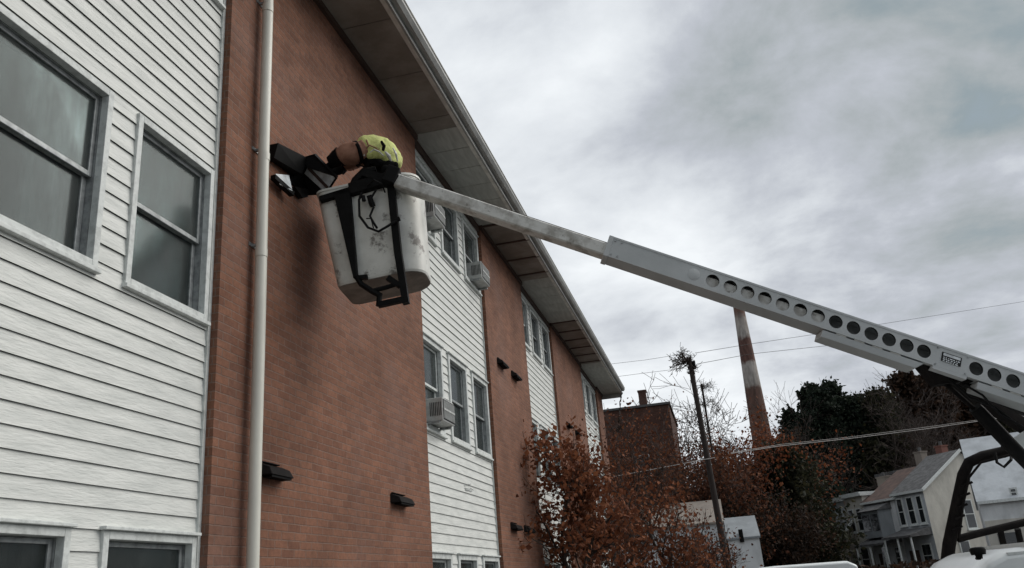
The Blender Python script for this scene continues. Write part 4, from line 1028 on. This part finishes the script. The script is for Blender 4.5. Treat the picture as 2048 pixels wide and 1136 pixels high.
q = MB(); r_ = r_at(zt)*1.15; q.tube([(cx0, yb, zt-.6), (cx0, yb, zt)], [r_, r_], 24); q.build('crown_ring', m_, stk, smooth=True)

# ------------------------------------------------------------------ dark brick building with chimney
yb2 = 53
a2 = aty(1380, 830, yb2); zl = aty(1225, 822, yb2).z
bb = thing('brick_building', 'dark brown brick building with a square chimney behind the rust trees', 'building', (a2.x-4, yb2, 0))
q = MB(); q.box((a2.x-13, yb2, 0), (a2.x-1.2, yb2+9, zl)); q.build('wall', M['far_brick'], bb)
q = MB(); q.box((a2.x-13.1, yb2-.12, zl+.001), (a2.x-1.1, yb2+9.1, zl+.14)); q.build('parapet', M['roofing'], bb)
c1 = aty(1284, 785, yb2+1.5); q = MB(); q.box((c1.x-.24, yb2+1.2, zl), (c1.x+.24, yb2+1.8, c1.z)); q.box((c1.x-.28, yb2+1.16, c1.z+.001), (c1.x+.28, yb2+1.84, c1.z+.1)); q.build('chimney', M['far_brick'], bb)
for i in range(4):
    for z in (2.2, 5.2, 7.6):
        x = a2.x-11.5+i*2.6; q = MB(); q.box((x, yb2-.03, z), (x+.9, yb2-.004, z+1.4)); wn = q.build('window', M['trim'], bb)
        q = MB(); q.box((x+.08, yb2-.05, z+.08), (x+.82, yb2-.031, z+1.32)); q.build('pane', M['carglass'], wn)

# ------------------------------------------------------------------ houses
def wallmat(name, c): return mat(name, c, .75, tuple(x*.72 for x in c), nscale=1.3, stretch=(1, 1, .5), bump=.02, bscale=4, lo=.3, hi=.6)
M['cream'] = wallmat('cream_wall', (.54, .52, .46)); M['blue'] = wallmat('slate_blue_wall', (.13, .17, .185)); M['pale'] = wallmat('pale_wall', (.47, .50, .52))
M['greyw'] = wallmat('grey_wall', (.24, .26, .27)); M['whitew'] = wallmat('white_wall', (.66, .68, .68)); M['redb'] = wallmat('red_brick_wall', (.18, .07, .05))
M['shingle'] = mat('shingles', (.13, .13, .13), .9, (.07, .07, .07), nscale=3, bump=.03, bscale=8)
M['shingle_r'] = mat('red_shingles', (.12, .075, .06), .9, (.07, .045, .038), nscale=2)
M['taup'] = wallmat('taupe_panel', (.22, .19, .16))
def house(label, name, O, phi, wd, dp, eave, rise, wallm, roofm, sidem=None, wins_=(), swins=(), porch=None, bay=None, chimney=None, group=None, trimm='trim', flat=False):
    """O: near front corner; front runs left and away by angle phi, the gable side runs right and away"""
    t_ = thing(name, label, 'house', O, group)
    f = Vector((-math.cos(phi), math.sin(phi), 0)); s = Vector((math.sin(phi), math.cos(phi), 0)); z = Vector((0, 0, 1)); O = Vector(O)
    nf = -s; ns = -f                                     # outward normals of front and side
    def P(a, b, c): return O+f*a+s*b+z*c
    q = MB()
    q.face([P(0, 0, 0), P(wd, 0, 0), P(wd, 0, eave), P(0, 0, eave)]); q.face([P(0, dp, 0), P(0, dp, eave), P(wd, dp, eave), P(wd, dp, 0)])
    if flat:
        q.face([P(0, 0, 0), P(0, 0, eave), P(0, dp, eave), P(0, dp, 0)], 1); q.face([P(wd, 0, 0), P(wd, dp, 0), P(wd, dp, eave), P(wd, 0, eave)]); q.face([P(0, 0, eave), P(wd, 0, eave), P(wd, dp, eave), P(0, dp, eave)])
    else:
        q.face([P(0, 0, 0), P(0, 0, eave), P(0, dp/2, eave+rise), P(0, dp, eave), P(0, dp, 0)], 1)
        q.face([P(wd, 0, 0), P(wd, dp, 0), P(wd, dp, eave), P(wd, dp/2, eave+rise), P(wd, 0, eave)])
    q.build('wall', [M[wallm], M[sidem or wallm]], t_)
    o_ = .22; k = rise/(dp/2) if not flat else 0
    q = MB()
    if flat: q.hexa([P(-.15, -.3, eave+.01), P(wd+.05, -.3, eave+.01), P(wd+.05, dp, eave+.01), P(-.15, dp, eave+.01), P(-.15, -.3, eave+.3), P(wd+.05, -.3, eave+.3), P(wd+.05, dp, eave+.3), P(-.15, dp, eave+.3)])
    else:
        for (b0, b1) in ((-o_, dp/2), (dp+o_, dp/2)):
            z0_ = eave-k*o_; z1_ = eave+rise
            q.hexa([P(-.2, b0, z0_+.01), P(wd+.1, b0, z0_+.01), P(wd+.1, b1, z1_+.01), P(-.2, b1, z1_+.01), P(-.2, b0, z0_+.14), P(wd+.1, b0, z0_+.14), P(wd+.1, b1, z1_+.14), P(-.2, b1, z1_+.14)])
    rf = q.build('roof', M[roofm], t_)
    q = MB(); q.bar(P(-.22, -o_-.02, eave-k*o_+.06 if not flat else eave+.1), P(wd+.05, -o_-.02, eave-k*o_+.06 if not flat else eave+.1), .06, .16)
    if not flat: q.bar(P(-.23, -o_, eave-k*o_+.07), P(-.23, dp/2, eave+rise+.07), .05, .20)
    q.build('bargeboard', M[trimm], rf)
    def window(a, b, c0, c1, side_):
        nrm = ns if side_ else nf
        def W_(u, c, o): return (P(0, u, c) if side_ else P(u, 0, c))+nrm*o
        q = MB(); q.hexa([W_(a, c0, .002), W_(b, c0, .002), W_(b, c0, .06), W_(a, c0, .06), W_(a, c1, .002), W_(b, c1, .002), W_(b, c1, .06), W_(a, c1, .06)])
        wn = q.build('window', M['trim'], t_)
        mid = (c0+c1)/2; e_ = .09; q = MB()
        for z0_, z1_ in ((c0+e_, mid-.03), (mid+.03, c1-e_)):
            q.hexa([W_(a+e_, z0_, .061), W_(b-e_, z0_, .061), W_(b-e_, z0_, .068), W_(a+e_, z0_, .068), W_(a+e_, z1_, .061), W_(b-e_, z1_, .061), W_(b-e_, z1_, .068), W_(a+e_, z1_, .068)])
        q.build('pane', M['carglass'], wn)
        q = MB(); q.hexa([W_(a-.07, c0-.1, .002), W_(b+.07, c0-.1, .002), W_(b+.07, c0-.1, .13), W_(a-.07, c0-.1, .13), W_(a-.07, c0-.001, .002), W_(b+.07, c0-.001, .002), W_(b+.07, c0-.001, .12), W_(a-.07, c0-.001, .12)]); q.build('sill', M['trim'], wn)
    for w_ in wins_: window(*w_, False)
    for w_ in swins: window(*w_, True)
    if bay:
        a, b, c0, c1, out_ = bay
        q = MB(); q.hexa([P(a, -.003, c0), P(b, -.003, c0), P(b-.35, -out_, c0), P(a+.35, -out_, c0), P(a, -.003, c1), P(b, -.003, c1), P(b-.35, -out_, c1), P(a+.35, -out_, c1)]); by = q.build('bay', M['greyw'], t_)
        q = MB(); q.hexa([P(a-.15, -.003, c1+.002), P(b+.15, -.003, c1+.002), P(b-.2, -out_-.2, c1+.002), P(a+.2, -out_-.2, c1+.002), P(a-.1, -.003, c1+.5), P(b+.1, -.003, c1+.5), P(b-.3, -out_*.5, c1+.3), P(a+.3, -out_*.5, c1+.3)]); q.build('bay_roof', M['shingle'], by)
        for u0, u1 in ((a+.45, (a+b)/2-.08), ((a+b)/2+.08, b-.45)):
            q = MB(); q.hexa([P(u0, -out_-.002, c0+.5), P(u1, -out_-.002, c0+.5), P(u1, -out_-.03, c0+.5), P(u0, -out_-.03, c0+.5), P(u0, -out_-.002, c1-.25), P(u1, -out_-.002, c1-.25), P(u1, -out_-.03, c1-.25), P(u0, -out_-.03, c1-.25)]); q.build('pane', M['carglass'], by)
    if porch:
        pz, pd = porch
        q = MB(); q.hexa([P(.05, -pd, pz), P(wd-.05, -pd, pz), P(wd-.05, -.004, pz+.1), P(.05, -.004, pz+.1), P(.05, -pd, pz+.14), P(wd-.05, -pd, pz+.14), P(wd-.05, -.004, pz+.6), P(.05, -.004, pz+.6)]); q.build('porch_roof', M['shingle'], t_)
        for u in (.2, wd*.5, wd-.2):
            q = MB(); q.tube([P(u, -pd+.12, 0), P(u, -pd+.12, pz-.001)], .07, 8); q.build('porch_post', M['trim'], t_)
        q = MB(); q.hexa([P(wd*.55, -.004, .2), P(wd*.55+.9, -.004, .2), P(wd*.55+.9, -.05, .2), P(wd*.55, -.05, .2)]+[P(wd*.55, -.004, 2.2), P(wd*.55+.9, -.004, 2.2), P(wd*.55+.9, -.05, 2.2), P(wd*.55, -.05, 2.2)]); dr = q.build('door', M['brown'], t_)
        q = MB(); q.hexa([P(.15, -pd+.1, .9), P(wd-.15, -pd+.1, .9), P(wd-.15, -pd+.16, .9), P(.15, -pd+.16, .9), P(.15, -pd+.1, 1.0), P(wd-.15, -pd+.1, 1.0), P(wd-.15, -pd+.16, 1.0), P(.15, -pd+.16, 1.0)])
        for i in range(12):
            u = .2+(wd-.4)*i/11; q.bar(P(u, -pd+.13, .25), P(u, -pd+.13, .9), .03, .03, up=f)
        q.build('porch_rail', M['trim'], t_)
    if chimney:
        for (a, b, w_, top, m__) in chimney:
            q = MB(); q.obox(P(a, b, (eave+top)/2), (f, s, z), (w_, .3, (top-eave)/2+.2)); q.obox(P(a, b, top+.24), (f, s, z), (w_+.05, .35, .04)); ch = q.build('chimney', M[m__], t_)
            q = MB(); q.tube([P(a, b, top+.28), P(a, b, top+.6)], .12, 10); q.build('flue', M['roofing'], ch)
    return t_
GH = 'row houses at the foot of the wooded rise'
phi = math.radians(58); D1 = 60
def corner(px, d): 
    p = at(px, 1000, d); return Vector((p.x, p.y, 0))
O3 = corner(1850, 58); fdir = Vector((-math.cos(phi), math.sin(phi), 0))
e3 = at(1850, 977, 58).z
house('row house at the right end of the row with cream gable wall', 'row_house', O3, phi, 2.9, 8.0, e3, 2.5, 'pale', 'shingle', 'cream',
      wins_=((.25, .8, 3.9, 5.8), (1.1, 1.75, 3.9, 5.8), (2.1, 2.7, 3.9, 5.8), (.4, 1.3, 1.0, 2.6)), swins=((3.1, 4.0, 3.3, 5.3), (2.0, 2.9, .9, 2.6)), porch=(3.05, 1.9), chimney=((2.2, 4.8, .3, e3+3.0, 'redb'),), group=GH)
OB = O3+fdir*2.93; eB = e3-.25
house('row house with projecting grey bay under its own small roof', 'row_house', OB, phi, 3.2, 8.0, eB, 2.2, 'whitew', 'shingle_r', 'cream',
      wins_=((.3, 1.0, 1.0, 2.6), (1.7, 2.3, .9, 2.7)), bay=(.5, 3.0, 3.3, 5.2, .9), porch=(2.75, 1.7), chimney=((1.6, 5.0, .35, eB+3.2, 'taup'),), group=GH)
OC = OB+fdir*3.23; eC = e3+.3
house('narrow cream flat topped row house between two pale ones', 'row_house', OC, phi, 2.1, 8.0, eC, .1, 'cream', 'trim', 'cream', wins_=((.3, .9, 3.9, 5.6), (1.2, 1.8, 3.9, 5.6), (.4, 1.3, 1.0, 2.8)), group=GH, flat=True, chimney=((1.0, 3.4, .5, eC+1.2, 'taup'),))
O2 = OC+fdir*2.13; e2 = eC-.15
house('pale grey flat topped row house with narrow windows and a porch', 'row_house', O2, phi, 2.8, 8.0, e2, .1, 'pale', 'trim', 'pale',
      wins_=((.3, .85, 3.8, 5.8), (1.3, 1.9, 3.6, 5.8), (2.2, 2.6, 4.6, 5.3), (.5, 1.3, 1.0, 2.6)), porch=(2.6, 1.4), group=GH, flat=True)
O1 = O2+fdir*2.85; e1 = e2-1.9
house('small slate blue row house at the far left end of the row', 'row_house', O1, phi, 2.6, 7.0, e1, 1.1, 'blue', 'shingle', 'blue', wins_=((.5, 1.1, 2.6, 4.1), (1.5, 2.1, 2.6, 4.1)), porch=(2.1, 1.0), group=GH)
# bay-coloured second front on the middle house's left half
# taupe metal shed roof behind the row
Ob = O2+Vector((math.sin(phi), math.cos(phi), 0))*8.3
house('taupe flat roofed block standing behind the row houses', 'house', Ob, phi, 5.0, 5.0, e2+2.2, .1, 'taup', 'shingle', 'taup', flat=True, group=GH)
# white gabled house to the right
ph2 = math.radians(20); Ow = corner(1946, 47)
Ow2 = corner(2200, 44)
ew = at(2048, 990, 45).z
house('large white house with grey roof and red brick ground floor at the right edge', 'house', Ow2, math.radians(14), 5.6, 8, ew, 3.7, 'whitew', 'pale', 'whitew', wins_=((3.6, 4.0, 4.4, 4.9),), group=GH)
lw = [o for o in bpy.data.objects if o.get('label', '').startswith('large white house')][0]
f_ = Vector((-math.cos(math.radians(14)), math.sin(math.radians(14)), 0)); n_f = Vector((-math.sin(math.radians(14)), -math.cos(math.radians(14)), 0)); Z_ = Vector((0, 0, 1))
def LP(a, o_, c): return Ow2+f_*a+n_f*o_+Z_*c
for a, b, c, nm, mm in ((3.6, 5.55, 3.3, 'stucco_storey', 'cream'), (.05, 3.58, 3.5, 'brick_storey', 'redb')):
    q = MB(); q.hexa([LP(a, .002, 0), LP(b, .002, 0), LP(b, .1, 0), LP(a, .1, 0), LP(a, .002, c), LP(b, .002, c), LP(b, .1, c), LP(a, .1, c)]); q.build(nm, M[mm], lw)
for a, b, c0, c1 in ((4.2, 5.1, 1.4, 2.6), (2.2, 3.0, 1.6, 2.8)):
    q = MB(); q.hexa([LP(a, .102, c0), LP(b, .102, c0), LP(b, .15, c0), LP(a, .15, c0), LP(a, .102, c1), LP(b, .102, c1), LP(b, .15, c1), LP(a, .15, c1)]); q.build('window', M['carglass'], lw)

# tiny sheds left of the row
for i, (px, d, w_, top, mt, lb) in enumerate(((1627, 66, 1.6, 1092, 'cream', 'small cream shed left of the slate blue row house'), (1657, 64, 1.5, 1063, 'taup', 'small taupe shed touching the slate blue row house'))):
    o = corner(px+20, d); house(lb, 'shed', o, math.radians(30), w_, 2.2, at(px, top, d).z, .5, mt, 'shingle', mt, wins_=((.4, 1.1, 1.0, 1.7),), group='small sheds beyond the car park')
# grey roofed white shed near pole, and long white building behind the rust trees
yb3 = 40
xl, xr = aty(1456, 1080, yb3).x, aty(1519, 1080, yb3).x
zr, ze = aty(1490, 1036, yb3+2).z, aty(1490, 1078, yb3).z
t_ = thing('shed', 'white shed with grey shingle roof right of the leaning pole', 'shed', ((xl+xr)/2, yb3+1, 0))
q = MB(); q.box((xl, yb3, 0), (xr, yb3+4, ze)); q.build('wall', M['whitew'], t_)
q = MB(); q.hexa([(xl-.06, yb3-.1, ze+.002), (xr+.06, yb3-.1, ze+.002), (xr+.04, yb3+2, zr), (xl-.04, yb3+2, zr), (xl-.06, yb3-.1, ze+.08), (xr+.06, yb3-.1, ze+.08), (xr+.04, yb3+2, zr+.08), (xl-.04, yb3+2, zr+.08)])
q.hexa([(xl-.04, yb3+2.001, zr), (xr+.04, yb3+2.001, zr), (xr+.06, yb3+4.1, ze), (xl-.06, yb3+4.1, ze), (xl-.04, yb3+2.001, zr+.08), (xr+.04, yb3+2.001, zr+.08), (xr+.06, yb3+4.1, ze+.08), (xl-.06, yb3+4.1, ze+.08)]); q.build('roof', M['greyw'], t_)
q = MB(); q.box((xl+.5, yb3-.12, ze-.12), (xl+.68, yb3+.3, ze+.42)); q.build('flue', M['black'], t_)
q = MB(); q.box((xl+.9, yb3-.04, .3), (xl+1.4, yb3-.003, 1.6)); dr = q.build('door', M['black'], t_)
xl2, xr2 = aty(1200, 1080, yb3+3).x, aty(1452, 1080, yb3+3).x
zw = aty(1330, 1058, yb3+3).z; zq = aty(1330, 1010, yb3+6).z
t_ = thing('garage_row', 'long low white garage row with beige roof behind the rust leaved trees', 'garage', ((xl2+xr2)/2, yb3+3, 0))
q = MB(); q.box((xl2, yb3+3, 0), (xr2, yb3+7, zw)); q.build('wall', M['whitew'], t_)
q = MB(); q.hexa([(xl2, yb3+2.85, zw+.002), (xr2+.05, yb3+2.85, zw+.002), (xr2+.05, yb3+7, zq), (xl2, yb3+7, zq), (xl2, yb3+2.85, zw+.1), (xr2+.05, yb3+2.85, zw+.1), (xr2+.05, yb3+7, zq+.1), (xl2, yb3+7, zq+.1)]); q.build('roof', M['taup'], t_)
for i in range(3):
    x = xl2+.6+i*(xr2-xl2-1)/3; q = MB(); q.box((x, yb3+2.96, .05), (x+1.3, yb3+2.997, 1.9)); q.build('garage_door', M['pale'], t_)

# ------------------------------------------------------------------ poles and wires
yp = 30
pt, pb_ = aty(1378, 715, yp), aty(1455, 1136, yp)
dirp = (pt-pb_).normalized(); base = pb_-dirp*(pb_.z/dirp.z)
pl = thing('utility_pole', 'tall leaning wooden utility pole with a tangle of vine on its top', 'utility pole', base, 'utility poles')
q = MB(); q.tube([base, base.lerp(pt, .5), pt], [.125, .105, .085], 12); q.build('pole', M['pole'], pl, smooth=True)
q = MB(); q.tube([pt-dirp*.45+Vector((.12, 0, 0)), pt-dirp*.15+Vector((.13, 0, 0))], .06, 10); q.bar(pt-dirp*.2-Vector((.12, 0, 0)), pt-dirp*.2+Vector((.16, 0, 0)), .05, .06); q.build('bracket', M['black'], pl)
def vine(par, o_, n, seed, ln, bias, name='vine'):
    rs_ = np.random.RandomState(seed); mb = MB(); tips = []
    for i in range(n):
        d = Vector(rs_.normal(size=3)); d.z = abs(d.z)*.5+.1; d += bias
        grow(mb, o_+Vector(rs_.normal(size=3))*.06, d, ln*rs_.uniform(.6, 1.1), .015, 2, 4, rs_, tips, .9, (2, 3), 0, .008, 5, 4, .35, 0)
    v = mb.build(name, M['bark'], par)
    T = np.array([tuple(x[0]) for x in tips]); P = T[rs_.randint(0, len(T), 90)]; vv, ff = [], []; leaf_cards(vv, ff, P[:34], .09, rs_)
    q = MB(); q.v = vv; q.f = ff; q.m = [0]*len(ff); q.build('vine_leaves', M['leaf_dark'], v)
vine(pl, pt-dirp*.15, 18, 5, .80, Vector((-2.0, 0, -.1)))
vine(pl, pt-dirp*.55, 5, 6, .28, Vector((.5, 0, -.1)))
yp2 = 54; p2t, p2b = aty(1403, 768, yp2), aty(1450, 1060, yp2)
b2 = Vector((p2t.x, yp2, 0)); pl2 = thing('utility_pole', 'shorter vine covered utility pole just behind the tall leaning one', 'utility pole', b2, 'utility poles')
q = MB(); q.tube([b2, p2t], [.07, .07], 10); q.build('pole', M['pole'], pl2, smooth=True)
vine(pl2, p2t-Vector((0, 0, .3)), 14, 7, .8, Vector((.8, 0, .1))); vine(pl2, p2t-Vector((0, 0, 1.4)), 12, 9, .8, Vector((.6, 0, .1)))
def wire(pts, r, label, name='overhead_wire', m_='black'):
    q = MB(); P = [aty(*p) for p in pts]; Q = []
    for i in range(len(P)-1):
        for k in range(8): 
            t_ = k/8; p = P[i].lerp(P[i+1], t_); p.z -= 4*.0*t_*(1-t_); Q.append(p)
    Q.append(P[-1]); q.tube(Q, r, 5); return tag(q.build(name, M[m_], None), label, 'wire', 'overhead wires')
wire([(1204, 730, 29), (1290, 720, 29.6), (1366, 708, 30)], .006, 'upper thin wire from the eave corner to the leaning pole top')
wire([(1390, 706, 30), (1500, 688, 36), (1700, 658, 44), (2060, 601, 56)], .009, 'upper thin wire crossing the sky behind the boom to the right')
wire([(1212, 756, 29), (1290, 746, 29.6), (1372, 736, 30)], .006, 'lower thin wire from the eave to the leaning pole')
wire([(1394, 728, 30), (1500, 708, 34), (1620, 695, 38), (1760, 680, 44)], .009, 'lower thin wire passing the smokestack')
M['wire_pale'] = mat('pale_wire', (.40, .38, .36), .6)
wire([(1462, 907, 30), (1560, 892, 32), (1700, 877, 35), (1850, 858, 38), (2000, 836, 42)], .012, 'pale cable crossing the dark trees from pole to boom', m_='wire_pale')
wire([(1462, 905.5, 30.1), (1560, 889, 32.1), (1700, 874, 35.1), (1850, 854.5, 38.1), (2000, 834, 42.1)], .008, 'thinner cable running just above the pale cable', m_='wire_pale')
wire([(1228, 953, 28), (1330, 934, 29), (1430, 915, 30)], .010, 'pale cable crossing the rust trees from the building to the pole', m_='wire_pale')

ve = thing('hanging_vine', 'twisted dry vine hanging from the far corner of the eave', 'vine', Vector((EX, EEND, ZS)))
q = MB(); c0 = Vector((EX+.05, EEND-.1, ZS-.02)); pe = [c0+Vector((-.02*i-.015*math.sin(i*2.2), .05*math.sin(i*1.7), -.0055*i*i-.02*i)) for i in range(13)]
q.tube(pe, .016, 6); q.tube([p+Vector((.03*math.sin(i*2), .03*math.cos(i*2), 0)) for i, p in enumerate(pe)], .012, 6); vs_ = q.build('stem', M['bark'], ve)
vine(ve, pe[-1]-Vector((0, 0, .25)), 9, 31, .35, Vector((.3, 0, 0)), 'twig')

# ------------------------------------------------------------------ parked van at the bottom
def van(px, d, top, label):
    c = at(px, 1130, d); zt_ = at(px, top, d).z
    t_ = thing('parked_van', label, 'van', (c.x, c.y, 0))
    wx = 1.0; y0_ = c.y; prof = [(-2.3, .35), (-2.35, .9), (-1.5, 1.1), (-.9, zt_-.12), (-.6, zt_-.02), (0, zt_), (2.1, zt_-.02), (2.35, zt_-.15), (2.45, .9), (2.4, .35)]
    q = MB(); rings = [[(c.x+x, y0_+y, z if z < 1.2 else z-k) for x, z in prof] for y, k in ((0, .06), (.1, .015), (.9, 0), (1.7, .015), (1.8, .06))]
    q.loft(rings, 0, True, True); b = q.build('body', M['white_paint'], t_, smooth=True, bevel=.03)
    q = MB(); q.face([(c.x-.95, y0_-.004, 1.1), (c.x+2.2, y0_-.004, 1.1), (c.x+2.1, y0_-.004, zt_-.25), (c.x-.7, y0_-.004, zt_-.25)]); q.build('side_window', M['carglass'], b)
    for x in (-1.6, 1.6):
        for y in (-.02, 1.6):
            q = MB(); q.tube([(c.x+x, y0_+y, .33), (c.x+x, y0_+y+.22, .33)], .33, 22); wh = q.build('wheel', M['rubber'], t_, smooth=True)
            q = MB(); q.tube([(c.x+x, y0_+y-.006, .33), (c.x+x, y0_+y+.226, .33)], .19, 18); q.build('rim', M['alu'], wh, smooth=True)
van(1552, 26, 1131.5, 'white parked van with only its roof showing at the bottom, left of the row houses')

for o in bpy.data.objects:
    if '_org' in o.keys(): del o['_org']
